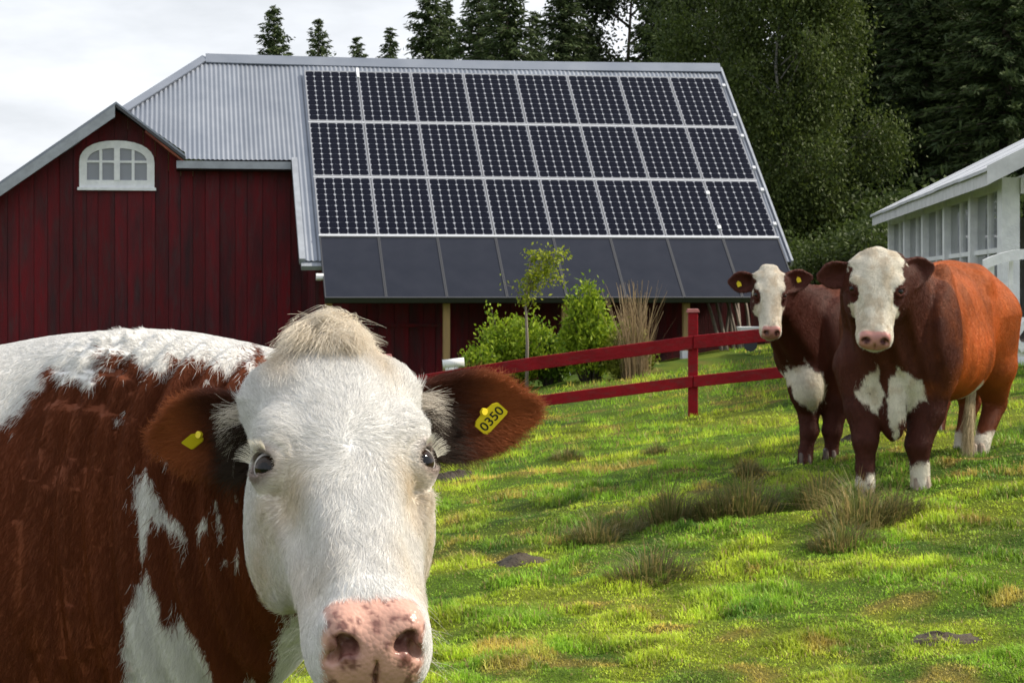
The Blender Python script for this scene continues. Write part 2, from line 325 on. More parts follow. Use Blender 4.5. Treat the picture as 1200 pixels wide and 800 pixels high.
# wall boards: gable + main wall, one plane; tops follow the gable or the eave
eave_zw = rp(0, s_eave, -ROOF_LIFT)[2] - .17
def wall_top(e): return max(gable_top(e) - .10, eave_zw if e > rt_e - .3 else -9)
win = dict(l=on_wall(93, 200, WALL_O)[0], r=on_wall(181, 200, WALL_O)[0], b=on_wall(137, 220, WALL_O)[1], sp=on_wall(137, 191, WALL_O)[1], t=on_wall(137, 165, WALL_O)[1])
wc = (win['l'] + win['r']) / 2; hw = (win['r'] - win['l']) / 2
def oclip(x): return win['sp'] + (win['t'] - win['sp']) * abs(1 - min(1, abs(x - wc) / hw) ** 2.2) ** .47
MB().prism([bw(-10.2, WALL_O - .12, barn_floor), bw(.4, WALL_O - .12, barn_floor), bw(.4, WALL_O - .12, eave_zw - .1), bw(rt_e - .2, WALL_O - .12, eave_zw - .1), bw(pk_e, WALL_O - .12, pk_z - .25), bw(-10.2, WALL_O - .12, gable_top(-10.2) - .2)], -3 * BN).build('light_block_core', M['barn_dark'], barn)  # added core behind the gable boards, stops daylight leaking through
e = -10.2; rnd = random.Random(4)
while e < 0.75:
    w = rnd.uniform(0.19, 0.29); th = rnd.choice([0.022, 0.026, 0.034, 0.042]); o0 = WALL_O + rnd.uniform(-.006, .006); g = 0.006
    a, b = e + g, e + w; tl, tr_ = wall_top(a), wall_top(b); tilt = rnd.uniform(-.008, .008)
    def board(zb0, zt_l, zt_r, a=a, b=b, zb1=None):
        zb1 = zb0 if zb1 is None else zb1
        mb = MB(); mb.hexa([bw(a, o0 - .02, zb0), bw(b, o0 - .02, zb1), bw(b, o0 + th + tilt, zb1), bw(a, o0 + th, zb0), bw(a, o0 - .02, zt_l), bw(b, o0 - .02, zt_r), bw(b, o0 + th, zt_r), bw(a, o0 + th + tilt, zt_l)])
        mb.build('plank', M['barn_red'], barn)
    cl_, cr_ = win['l'] + .05, win['r'] - .05
    if b > cl_ and a < cr_:
        if a < cl_: board(barn_floor, wall_top(a), wall_top(cl_), a, cl_)
        if b > cr_: board(barn_floor, wall_top(cr_), wall_top(b), cr_, b)
        a, b = max(a, cl_), min(b, cr_); tl, tr_ = wall_top(a), wall_top(b)
        board(barn_floor, win['b'] + .03, win['b'] + .03, a, b); board(oclip(a) - .05, tl, tr_, a, b, oclip(b) - .05)
    else: board(barn_floor, tl, tr_)
    e += w
# arched gable window
wd = MB(); WO = WALL_O + .045
def arch(inset, n=14):
    l, r, b, sp, t = wc - hw + inset, wc + hw - inset, win['b'] + inset, win['sp'], win['t'] - inset
    pts = [(l, b), (r, b)]
    for k in range(n + 1):
        th_ = math.pi * k / n; x = math.cos(th_); y = abs(math.sin(th_)) ** 0.85
        pts.append((wc + (hw - inset) * (abs(x) ** 0.9) * (1 if x > 0 else -1), sp + (t - sp) * y))
    return pts
outer, inner = arch(0), arch(.13)
n = len(outer); V = [bw(x, WO, z) for x, z in outer] + [bw(x, WO, z) for x, z in inner] + [bw(x, WO - .08, z) for x, z in outer] + [bw(x, WO - .08, z) for x, z in inner]
F = []
for i in range(n):
    j = (i + 1) % n; F += [(i, j, n + j, n + i), (2 * n + i, 2 * n + j, j, i), (n + i, n + j, 3 * n + j, 3 * n + i)]
win_o = MB().add(V, F).build('window', M['white_trim'], barn)
zspr = win['sp'] + .02
def clipz(x): 
    xs = [p[0] for p in inner[2:]][::-1]; zs = [p[1] for p in inner[2:]][::-1]; return float(np.interp(x, xs, zs))
for (x0, x1) in ((wc - .05, wc + .05),):
    MB().box((x0, -.05, win['b'] + .13), (x1, .012, clipz(wc)), lambda x, y, z: bw(x, WO + y, z)).build('mullion', M['white_trim'], win_o)
for sgn in (-1, 1):
    xm = wc + sgn * hw * .43
    MB().box((xm - .025, -.05, win['b'] + .13), (xm + .025, -.005, clipz(xm)), lambda x, y, z: bw(x, WO + y, z)).build('glazing_bar', M['white_trim'], win_o)
    xa, xb = sorted((wc + sgn * .05, wc + sgn * (hw - .13)))
    MB().box((xa, -.045, zspr - .02), (xb, -.012, zspr + .02), lambda x, y, z: bw(x, WO + y, z)).build('glazing_bar', M['white_trim'], win_o)
    for (pa, pb) in ((.05, hw * .43 - .025), (hw * .43 + .025, hw - .13)):
        xs = sorted((wc + sgn * pa, wc + sgn * pb))
        MB().prism([bw(xs[0], WO - .05, win['b'] + .13), bw(xs[1], WO - .05, win['b'] + .13), bw(xs[1], WO - .05, zspr - .02), bw(xs[0], WO - .05, zspr - .02)], -BN * .01).build('pane', M['glass'], win_o)
        up = [bw(xs[0], WO - .05, zspr + .02), bw(xs[1], WO - .05, zspr + .02)] + [bw(x, WO - .05, max(clipz(x), zspr + .03)) for x in np.linspace(xs[1], xs[0], 5)]
        MB().prism(up, -BN * .01).build('pane', M['glass'], win_o)
MB().box((win['l'] - .03, -.03, win['b'] - .05), (win['r'] + .03, .05, win['b']), lambda x, y, z: bw(x, WO + y, z)).build('sill', M['white_trim'], win_o)
# gable roof: two slopes with thickness, grey bargeboard on the left, rusty soffit on the right
def slab(eA, zA, eB, zB, o0, o1, th, name, mm):
    MB().hexa([bw(eA, o0, zA - th), bw(eB, o0, zB - th), bw(eB, o1, zB - th), bw(eA, o1, zA - th), bw(eA, o0, zA), bw(eB, o0, zB), bw(eB, o1, zB), bw(eA, o1, zA)]).build(name, mm, barn)
eL = pk_e - 6.2
slab(eL, gable_top(eL), pk_e, pk_z, GO - 5, GO, .05, 'gable_roof', M['roof_metal'])
slab(pk_e + .003, pk_z - .003, rt_e, rt_z, GO - 1.6, GO, .04, 'gable_roof', M['roof_metal'])
slab(eL, gable_top(eL) - .052, pk_e - .02, pk_z - .068, GO - .04, GO + .012, .20, 'bargeboard', M['fascia_grey'])
slab(pk_e, pk_z - .05, rt_e, rt_z - .045, GO - .05, GO + .004, .05, 'bargeboard', M['darkframe'])
slab(pk_e + .5, gable_top(pk_e + .5) - .10, rt_e - .02, rt_z - .10, GO - .40, GO - .03, .04, 'gable_soffit', M['soffit'])
for k in range(6):                                                     # rafter tails under the left verge
    ek = pk_e - .7 - k * .62; slab(ek, gable_top(ek) - .09, ek + .11, gable_top(ek + .11) - .09, GO - .42, GO - .1, .10, 'rafter_tail', M['barn_red'])
# solar panels (3 rows x 8), each with its frame and cells, meshes shared
RM = Matrix(((*BE,), (*(-SD),), (*SN,))).transposed().to_4x4()         # local x along the ridge, y up the slope, z off it
PW, PH = 0.975, 1.60
pm = MB().box((0, -PH, 0), (PW, 0, .03)); me_panel = bpy.data.meshes.new('solar_panel'); me_panel.from_pydata(pm.V, [], pm.F); me_panel.materials.append(M['backsheet'])
fm = MB(); 
for lo, hi in (((-.006, -PH - .02, .0), (.012, .02, .036)), ((PW - .012, -PH - .02, .0), (PW + .006, .02, .036)), ((.012, -.010, .0), (PW - .012, .02, .036)), ((.012, -PH - .02, .0), (PW - .012, -PH + .010, .036))): fm.box(lo, hi)
me_frame = bpy.data.meshes.new('frame'); me_frame.from_pydata(fm.V, [], fm.F); me_frame.materials.append(M['greyframe'])
cm = MB(); cp_x, cp_y = (PW - .03) / 6, (PH - .03) / 10
for i in range(6):
    for j in range(10):
        x0, x1 = .015 + i * cp_x + .004, .015 + (i + 1) * cp_x - .004; y1, y0 = -.015 - j * cp_y - .003, -.015 - (j + 1) * cp_y + .003; c = .022
        cm.add([(x0 + c, y0, .0335), (x1 - c, y0, .0335), (x1, y0 + c, .0335), (x1, y1 - c, .0335), (x1 - c, y1, .0335), (x0 + c, y1, .0335), (x0, y1 - c, .0335), (x0, y0 + c, .0335)], [tuple(range(8))])
me_cells = bpy.data.meshes.new('cells'); me_cells.from_pydata(cm.V, [], cm.F); me_cells.materials.append(M['cell'])
def place(name, me, e_, s_, n_, parent, kind=None):
    o = link(bpy.data.objects.new(name, me)); o.parent = parent
    p = rp(e_, s_, n_) - WLOC[barn]; o.matrix_local = Matrix.Translation(Vector(p)) @ RM
    if kind: o['kind'] = kind
    return o
for r_i in range(3):
    for c_i in range(8):
        p = place('solar_panel', me_panel, c_i * 1.0 + .012, r_i * 1.67 + .03, -.035, barn)
        for nm, me, kd in (('frame', me_frame, None), ('cells', me_cells, 'stuff')):
            q = link(bpy.data.objects.new(nm, me)); q.parent = p
            if kd: q['kind'] = kd
for r_i in range(1, 3):
    mb = MB(); mb.box((0, -.025, -.05), (8.0, .028, -.004), lambda x, y, z: rp(x, r_i * 1.67 + y - .007, z)); mb.build('mounting_rail', M['alu'], barn)
mb = MB(); mb.box((0, -.03, -.05), (8.02, .012, .012), lambda x, y, z: rp(x, 5.02 + y, z)); mb.build('mounting_rail', M['alu'], barn)
for r_i in range(3):                                                   # bright end clamps along the right edge
    for k in (.3, 1.3):
        MB().box((8.0, -.04, -.04), (8.06, .04, .03), lambda x, y, z: rp(x, r_i * 1.67 + k + y, z)).build('clamp', M['alu'], barn)
for (cc, ss) in ((7, 3.75), (7, 4.75)): MB().box((-.03, -.04, 0), (.03, .04, .03), lambda x, y, z: rp(cc + x, ss + y, z)).build('clamp', M['white_trim'], barn)
MB().box((-.02, -.18, 0), (.025, .12, .03), lambda x, y, z: rp(1 + x, .12 + y, z)).build('clamp', M['white_trim'], barn)
# solar collectors: dark glazed boxes under the panels
HC = 1.56
cb = MB().box((0, -HC, -.06), (.955, 0, .02)); me_c = bpy.data.meshes.new('solar_collector'); me_c.from_pydata(cb.V, [], cb.F); me_c.materials.append(M['collector'])
cf = MB()
for lo, hi in (((-.02, -HC - .025, -.08), (0, .02, .03)), ((.955, -HC - .025, -.08), (.975, .02, .03)), ((0, 0, -.08), (.955, .02, .03)), ((0, -HC - .025, -.08), (.955, -HC, .03))): cf.box(lo, hi)
me_cf = bpy.data.meshes.new('frame'); me_cf.from_pydata(cf.V, [], cf.F); me_cf.materials.append(M['darkframe'])
for c_i in range(8):
    p = place('solar_collector', me_c, c_i + .03, 5.06, -.03, barn); q = link(bpy.data.objects.new('frame', me_cf)); q.parent = p
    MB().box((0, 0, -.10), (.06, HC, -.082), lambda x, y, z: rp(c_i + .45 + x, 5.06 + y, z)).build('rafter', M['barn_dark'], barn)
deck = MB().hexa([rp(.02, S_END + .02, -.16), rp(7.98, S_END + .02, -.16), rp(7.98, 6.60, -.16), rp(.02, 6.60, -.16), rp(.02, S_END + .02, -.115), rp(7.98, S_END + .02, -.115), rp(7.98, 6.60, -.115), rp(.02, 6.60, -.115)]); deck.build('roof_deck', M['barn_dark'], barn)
MB().tube([rp(-.10, 6.05, -.05), rp(.02, 6.05, -.05)], .06).build('pipe_end', M['white_plastic'], barn)
# lean-to: back wall boards, posts, ground sill
o_b = 3.55; e = -.02; lz = lambda o: rz(o) - .17
while e < 8.0:
    w = rnd.uniform(.2, .3); th = rnd.choice([.02, .03, .04]); b0 = gz(*bw(e, o_b, 0)[:2]) - .2
    MB().hexa([bw(e + .006, o_b - .02, b0), bw(e + w, o_b - .02, b0), bw(e + w, o_b + th, b0), bw(e + .006, o_b + th, b0), bw(e + .006, o_b - .02, lz(o_b)), bw(e + w, o_b - .02, lz(o_b)), bw(e + w, o_b + th, lz(o_b + .04)), bw(e + .006, o_b + th, lz(o_b + .04))]).build('plank', M['barn_red'], barn)
    e += w
for ee, oo in [(-.03, o) for o in np.arange(1.8, 3.5, .3)] + [(E_R - .2, o) for o in np.arange(-5.0, 3.5, .45)]:
    b0 = barn_floor if ee > 1 else gz(*bw(ee, oo, 0)[:2]) - .2; w = .28 if ee < 1 else .43
    zt = lambda o: (rz(o) - .2) if o > s_ridge * .77 else (rz(s_ridge * .77) - .2 - (s_ridge * .77 - o) * .42)
    MB().hexa([bw(ee - .02, oo, b0), bw(ee + .02, oo, b0), bw(ee + .02, oo + w, b0), bw(ee - .02, oo + w, b0), bw(ee - .02, oo, zt(oo)), bw(ee + .02, oo, zt(oo)), bw(ee + .02, oo + w, zt(oo + w)), bw(ee - .02, oo + w, zt(oo + w))]).build('plank', M['barn_red'], barn)
for uu in (385, 523, 662, 804):
    oo = 4.72; ee, _ = on_wall(uu, 350, oo); b0 = gz(*bw(ee, oo, 0)[:2])
    p = MB().box((-.055, -.055, b0 + .12), (.055, .055, rz(oo) - .17), lambda x, y, z: bw(ee + x, oo + y, z)).build('post', M['pine'], barn)
    MB().box((-.085, -.085, b0 - .2), (.085, .085, b0 + .14), lambda x, y, z: bw(ee + x, oo + y, z)).build('post_base', M['white_trim'], p)
MB().box((.02, -.05, 0), (7.98, .05, .10), lambda x, y, z: bw(x, 4.72 + y, rz(4.72) - .275 + z)).build('beam', M['barn_dark'], barn)
MB().box((.9, 0, 0), (2.3, .05, .06), lambda x, y, z: bw(x, o_b + .045 + y, 0.82 + z)).build('wall_rail', M['barn_red'], barn)

# poles leaning under the lean-to, at the right end
pole_desc = ['thin grey pole leaning under the lean-to, leftmost of its row', 'grey stick crossing the first leaning pole', 'pale split pole leaning behind the small brown cow', 'brown pole leaning against the red boards', 'stout weathered pole beside the brown leaning one', 'short reddish stake among the leaning grey poles', 'tall grey pole second from the right under the lean-to', 'rightmost grey pole leaning under the dark collector edge']
for k, (u0, u1) in enumerate(((846, 826), (852, 838), (848, 862), (860, 854), (872, 858), (866, 850), (868, 866), (880, 874))):
    ea, _ = on_wall(u0, 400, 4.3); eb, _ = on_wall(u1, 352, 3.95); gzv = gz(*bw(ea, 4.3, 0)[:2])
    mb = MB(); mb.tube([bw(ea, 4.3, gzv), bw((ea + eb) / 2 + .02, 3.98, gzv + .6), bw(eb, 3.66, gzv + 1.2)], [.035, .03, .022], 7)
    tag(mb.build('wooden_pole', M['greywood'], None, True, base=bw(ea, 4.3, gzv)), pole_desc[k], 'wooden pole', 'poles leaning under the lean-to')
# ------------------------------------------------------------------ glass garden house at the right
def ghouse():
    P0 = at(1180, 340, 20.0); P1 = at(1044, 340, 31.5)                # near and far front corners (plan)
    A = np.array([P0[0], P0[1], 0]); ax = np.array([P1[0] - P0[0], P1[1] - P0[1], 0]); Ln = np.linalg.norm(ax); ax /= Ln
    sx = np.array([ax[1], -ax[0], 0])                                   # towards the right (house interior)
    zg = gz(A[0], A[1]) - .05; ze = CAM_H + 132 / F_PX * 20.0           # eave plate height
    g = thing('garden_house', 'white timber garden house with tall glass panes and pale sheet roof', 'garden house', (A[0], A[1], zg))
    fr = lambda a, s, z: A + ax * a + sx * s + BZ * z
    Wd = 5.2; zb = zg + .28
    MB().box((-.04, -.02, zg - .5), (Ln, Wd, zb), fr).build('plinth', M['white_trim'], g)
    npst = 6
    for i in range(npst):
        a = Ln * i / (npst - 1) * .985; w = .30 if i == 0 else .16
        MB().box((a - .02, -.05, zb), (a + w, .12, ze), fr).build('post', M['white_trim'], g)
        if i < npst - 1:
            a0, a1 = a + w, Ln * (i + 1) / (npst - 1) * .985 - .02
            MB().box((a0, .03, zb), (a1, .045, ze - .10), fr).build('pane', M['pane'], g)
            MB().box((a0, .0, zb + (ze - zb) * .55), (a1, .06, zb + (ze - zb) * .55 + .05), fr).build('glazing_bar', M['white_trim'], g)
            MB().box((a0, -.02, ze - .10), (a1, .10, ze - .002), fr).build('head_rail', M['white_trim'], g)
            mid = (a0 + a1) / 2
            MB().box((mid - .03, .0, zb), (mid + .03, .06, ze - .10), fr).build('glazing_bar', M['white_trim'], g)
    # gable end facing the pasture
    MB().box((-.05, .125, ze - .16), (.12, Wd - .18, ze - .002), fr).build('tie_beam', M['white_trim'], g)
    MB().box((-.05, Wd - .18, zb), (.12, Wd, ze), fr).build('post', M['white_trim'], g)
    for k in range(4):
        s0 = .13 + k * (Wd - .3) / 4; s1 = s0 + (Wd - .3) / 4
        MB().box((.02, s0 + .06, zb), (.035, s1 - .06, ze - .16), fr).build('pane', M['pane'], g)
        MB().box((-.03, s1 - .06, zb), (.09, s1 + .06, ze - .163), fr).build('mullion', M['white_trim'], g)
        MB().box((-.01, s0 + .06, zb + .9), (.07, s1 - .06, zb + .96), fr).build('glazing_bar', M['white_trim'], g)
    zr = ze + Wd / 2 * .50
    MB().prism([fr(.02, .1, ze + .002), fr(.02, Wd - .1, ze + .002), fr(.02, Wd / 2, zr - .1)], ax * .03).build('gable_panel', M['white_trim'], g)
    # boarded back and floor so that the inside is dim
    MB().box((0, Wd + .01, zg), (Ln, Wd + .05, ze), fr).build('rear_wall', M['greywood'], g)
    MB().box((Ln + .003, .1, zg), (Ln + .05, Wd, ze), fr).build('end_wall', M['white_trim'], g)
    MB().box((.1, .13, zb + .003), (Ln - .1, Wd - .2, zb + .03), fr).build('floor_boards', M['greywood'], g)
    ov = .30; sl = .50
    rp_ = lambda a, s, t: fr(a, s, ze + .17 + (s if s < Wd / 2 else Wd - s) * sl + t)
    for k in range(6):
        a0, a1 = -.75 + (Ln + .95) * k / 6, -.75 + (Ln + .95) * (k + 1) / 6; d = .006 * (k % 2)
        MB().hexa([rp_(a0, -ov, .0 + d), rp_(a1, -ov, .0 + d), rp_(a1, Wd / 2, .0 + d), rp_(a0, Wd / 2, .0 + d), rp_(a0, -ov, .035 + d), rp_(a1, -ov, .035 + d), rp_(a1, Wd / 2, .035 + d), rp_(a0, Wd / 2, .035 + d)]).build('roof_sheet', M['pale_roof'], g)
        MB().hexa([rp_(a0, Wd / 2 + .003, .0 + d), rp_(a1, Wd / 2 + .003, .0 + d), rp_(a1, Wd + ov, .0 + d), rp_(a0, Wd + ov, .0 + d), rp_(a0, Wd / 2 + .003, .035 + d), rp_(a1, Wd / 2 + .003, .035 + d), rp_(a1, Wd + ov, .035 + d), rp_(a0, Wd + ov, .035 + d)]).build('roof_sheet', M['pale_roof'], g)
    for k in range(7):
        a0, a1 = -.6 + (Ln + .75) * k / 7, -.6 + (Ln + .75) * (k + 1) / 7
        MB().hexa([rp_(a0 + .01, -ov + .03, -.14), rp_(a1, -ov + .03, -.14), rp_(a1, -ov + .07, -.14), rp_(a0 + .01, -ov + .07, -.14), rp_(a0 + .01, -ov + .03, -.004), rp_(a1, -ov + .03, -.004), rp_(a1, -ov + .07, -.004), rp_(a0 + .01, -ov + .07, -.004)]).build('fascia', M['fascia_white'], g)
    MB().hexa([rp_(-.6, -ov + .08, -.06), rp_(Ln, -ov + .08, -.06), rp_(Ln, -.06, -.06), rp_(-.6, -.06, -.06), rp_(-.6, -ov + .08, -.03), rp_(Ln, -ov + .08, -.03), rp_(Ln, -.06, -.03), rp_(-.6, -.06, -.03)]).build('soffit', M['fascia_white'], g)
    for sgn in (0, 1):
        s0, s1 = (-ov, Wd / 2) if sgn == 0 else (Wd / 2 + .002, Wd + ov)
        MB().hexa([rp_(-.80, s0, -.13), rp_(-.80, s1, -.13), rp_(-.76, s1, -.13), rp_(-.76, s0, -.13), rp_(-.80, s0, .05), rp_(-.80, s1, .05), rp_(-.76, s1, .05), rp_(-.76, s0, .05)]).build('bargeboard', M['fascia_white'], g)
M['pane'] = bpy.data.materials.new('clear_pane'); M['pane'].use_nodes = True
_b = M['pane'].node_tree.nodes['Principled BSDF']; _b.inputs['Base Color'].default_value = (.75, .8, .82, 1); _b.inputs['Roughness'].default_value = .03; _b.inputs['Alpha'].default_value = .45; _b.inputs['Specular IOR Level'].default_value = .7
_b.inputs['Base Color'].default_value = (.36, .39, .42, 1)
M['pale_roof'] = mat('pale_sheet_roof', (0.60, 0.62, 0.66), 0.5, metal=.2, col2=(0.46, 0.48, 0.52), vscale=2.5, bump=.1)
M['fascia_white'] = mat('fascia_white_paint', (0.60, 0.61, 0.64), 0.6, col2=(0.46, 0.47, 0.49), vscale=6)
ghouse()
# white gate with an arched top rail, partly out of frame
def garden_gate():
    Y = 17.0; c = lambda u, v, dy=0.0: at(u, v, Y) + [0, dy, 0]
    b = at(1183, 425, Y); g = thing('garden_gate', 'white wooden gate with arched top rail and crossed braces', 'gate', (b[0], b[1], gz(b[0], b[1])))
    us = np.linspace(1153, 1262, 16)
    top = [np.array(c(u, 291.5 + 13 * ((u - 1207.5) / 54.5) ** 2)) for u in us]; V = []
    for p in top: V += [p + [0, 0, 0], p + [0, .05, 0], p + [0, .05, -.085], p + [0, 0, -.085]]
    F = [(0, 1, 2, 3), tuple(60 + k for k in (3, 2, 1, 0))]
    for i in range(15):
        for k in range(4): F.append((i * 4 + k, i * 4 + (k + 1) % 4, i * 4 + 4 + (k + 1) % 4, i * 4 + 4 + k))
    MB().add(V, F).build('arched_rail', M['white_trim'], g)
    def bar_(u0, v0, u1, v1, w, nm, dy=0.055):
        MB().bar(c(u0, v0, dy), c(u1, v1, dy), .04, w, up=(0, 0, 1) if abs(v1 - v0) < abs(u1 - u0) else (1, 0, 0)).build(nm, M['white_trim'], g)
    bar_(1160, 376, 1262, 376, .06, 'rail'); bar_(1160, 413, 1262, 413, .07, 'rail', .058)
    bar_(1163, 306, 1163, 424, .07, 'post', .10); bar_(1252, 306, 1252, 424, .07, 'post', .10)
    bar_(1176, 378, 1200, 411, .05, 'brace', .012); bar_(1200, 378, 1176, 411, .05, 'brace', -.032); bar_(1204, 378, 1248, 411, .05, 'brace', .012); bar_(1248, 378, 1204, 411, .05, 'brace', -.032)
    for u in (1188, 1218, 1240): bar_(u, 300, u, 376, .035, 'picket', .105)
garden_gate()

# ------------------------------------------------------------------ red rail fence
def fence():
    base = at(812, 490, 18.9)
    g = thing('rail_fence', 'dark red two-rail wooden fence crossing the pasture before the barn', 'fence', (base[0], base[1], gz(base[0], base[1])))
    def top_pt(u):  # centre lines of the rails in plan: the fence runs straight, nearer at its right end
        Y = 18.95 - (u - 812) * 0.0012; return Y
    def v_up(u): return np.interp(u, [440, 590, 812, 905, 1000], [456, 430.5, 401, 391.5, 382])
    def v_lo(u): return np.interp(u, [440, 640, 812, 912, 1000], [498, 468.5, 447, 436.5, 427])
    for vf, nm, h in ((v_up, 'upper_rail', .122), (v_lo, 'lower_rail', .105)):
        for u0, u1 in ((440, 811.5), (812.5, 1000)):
            us = np.linspace(u0, u1, 5); V = []
            for u in us:
                p = at(u, vf(u), top_pt(u)); V += [p + [0, -.016, -h / 2], p + [0, .016, -h / 2], p + [0, .016, h / 2], p + [0, -.016, h / 2]]
            F = [(3, 2, 1, 0), (16, 17, 18, 19)]
            for i in range(4):
                for k in range(4): F.append((i * 4 + k, i * 4 + (k + 1) % 4, i * 4 + 4 + (k + 1) % 4, i * 4 + 4 + k))
            MB().add(V, F).build('rail', M['fence_red'], g, bevel=.004)
    for u, vt, vb in ((812, 366, 491), (452, 419, 546)):
        Y = top_pt(u) + .066; c = at(u, vb, Y); zt = at(u, vt, Y)[2]; x, y = c[0], c[1]; zb = gz(x, y) - .15
        p = MB().box((x - .044, y - .044, zb), (x + .044, y + .044, zt)).build('post', M['fence_red'], g, bevel=.005)
        MB().hexa([(x - .06, y - .06, zt + .001), (x + .06, y - .06, zt + .001), (x + .06, y + .06, zt + .001), (x - .06, y + .06, zt + .001), (x - .05, y - .05, zt + .028), (x + .05, y - .05, zt + .028), (x + .05, y + .05, zt + .034), (x - .05, y + .05, zt + .034)]).build('post_cap', M['fence_cap'], p)
M['fence_cap'] = mat('weathered_red_cap', (0.26, 0.09, 0.085), 0.8, col2=(0.16, 0.03, 0.03), vscale=20)
fence()
# white pipe lying behind the fence
pc = at(531, 424, 24.0); b0 = gz(pc[0], pc[1])
wp = thing('white_pipe', 'white pipe on a low bracket behind the red fence', 'pipe', (pc[0], pc[1], b0))
MB().tube([at(519, 427, 24), at(544, 424, 24)], .055, 12).build('upper_pipe', M['white_plastic'], wp, True)
MB().tube([at(522, 433, 24), at(537, 432, 24)], .04, 12).build('lower_pipe', M['white_plastic'], wp, True)
for u in (523, 538): MB().bar(at(u, 431, 24.03), [at(u, 431, 24.03)[0], 24.03, gz(at(u, 431, 24.03)[0], 24.03) - .05], .03, .03, up=(0, 1, 0)).build('leg', M['fascia_grey'], wp)
# small white trailer jack-like cart behind the little brown cow
cb_ = at(893, 404, 30.5); zc_ = gz(cb_[0], cb_[1]); ct = thing('water_cart', 'small pale metal cart in the shade behind the fence, right of the poles', 'cart', (cb_[0], cb_[1], zc_))
X_, Y_ = cb_[0], cb_[1]
MB().hexa([(X_ - .3, Y_ - .2, zc_ + .16), (X_ + .25, Y_ - .2, zc_ + .16), (X_ + .25, Y_ + .2, zc_ + .16), (X_ - .3, Y_ + .2, zc_ + .16), (X_ - .36, Y_ - .24, zc_ + .36), (X_ + .3, Y_ - .24, zc_ + .36), (X_ + .3, Y_ + .24, zc_ + .36), (X_ - .36, Y_ + .24, zc_ + .36)]).build('tub', M['white_plastic'], ct)
for sx_ in (-.2, .2): MB().tube([(X_ + sx_, Y_ - .26, zc_ + .1), (X_ + sx_, Y_ - .20, zc_ + .1)], .1, 14).build('wheel', M['darkframe'], ct)
MB().tube([(X_ + .28, Y_, zc_ + .3), (X_ + .55, Y_ - .05, zc_ + .5)], .018).build('handle', M['alu'], ct)

# ------------------------------------------------------------------ trees
def nrm(v): return v / np.maximum(np.linalg.norm(v, axis=-1, keepdims=True), 1e-9)
def leaf_tris(C, D, Wv, ln, wd):
    """diamond leaves: centres C, long directions D, width directions Wv"""
    n = len(C); ln = np.broadcast_to(ln, (n,))[:, None]; wd = np.broadcast_to(wd, (n,))[:, None]
    V = np.stack([C - D * ln * .5, C + Wv * wd * .5, C + D * ln * .5, C - Wv * wd * .5], 1).reshape(-1, 3)
    i = np.arange(n)[:, None] * 4; return V, i + np.array([[0, 1, 2, 3]])
def spruce_mesh(seed, H, Rm, dens=1.0):
    r = np.random.default_rng(seed); C = []; D = []; Wd_ = []; T = []; ln = []
    z = H * .05; twigs = MB()
    while z < H * .985:
        f = z / H; rad = Rm * (1 - f) ** .70 * (0.9 + .2 * r.random()) + .05; nb = int((6 + 4 * (1 - f)) * dens) + 2; a0 = r.random() * 6.28
        for k in range(nb):
            zb_ = z; z = zb_ + r.uniform(-.16, .16); a = a0 + 6.283 * k / nb + r.normal(0, .3); Lb = rad * r.uniform(.6, 1.15); m_ = max(4, int(Lb * 9 * dens)); t = (np.arange(m_) + r.random(m_)) / m_
            t = .12 + .88 * t; rise = .28 * (f - .35); drop = (rise * t - .36 * (1 - f * .7) * t ** 2 + .16 * t ** 3) * Lb
            base = np.stack([np.cos(a) * t * Lb, np.sin(a) * t * Lb, z + drop], -1)
            if Lb > .8: twigs.tube([(0, 0, z), base[m_ // 2], base[-1]], [.03, .02, .008], 3)
            for rep in range(5):
                off = r.normal(0, 1, (m_, 3)) * np.array([.14, .14, .10]) * (1.2 - t[:, None] * .6) * min(1, Lb)
                d = np.stack([np.cos(a) + r.normal(0, .75, m_), np.sin(a) + r.normal(0, .75, m_), r.normal(-.45, .35, m_)], -1)
                C.append(base + off); D.append(nrm(d)); Wd_.append(nrm(np.cross(d, r.normal(0, 1, (m_, 3))))); ln.append(r.uniform(.18, .42, m_) * (.6 + .4 * min(1, Lb)))
                g = np.array([.030, .052, .020]); y = np.array([.062, .088, .026]); w_ = np.clip(r.normal(.25 + .35 * t, .25), 0, 1)[:, None]; T.append(g * (1 - w_) + y * w_)
            z = zb_
        z += r.uniform(.22, .36) * (1.25 - .5 * f)
    C, D, Wd_, T, ln = (np.concatenate(q) for q in (C, D, Wd_, T, ln))
    V, F = leaf_tris(C, D, Wd_, ln, ln * .24); col = np.repeat(T, 4, 0)
    trunk = MB().tube([(0, 0, -.4), (0, 0, H * .3), (0.03, 0, H * .7), (0, 0, H * .99)], [H * .013 + .04, H * .011, H * .006, .01], 8)
    b = len(trunk.V); trunk.V += twigs.V; trunk.F += [tuple(b + i for i in f) for f in twigs.F]
    return V, F, col, trunk
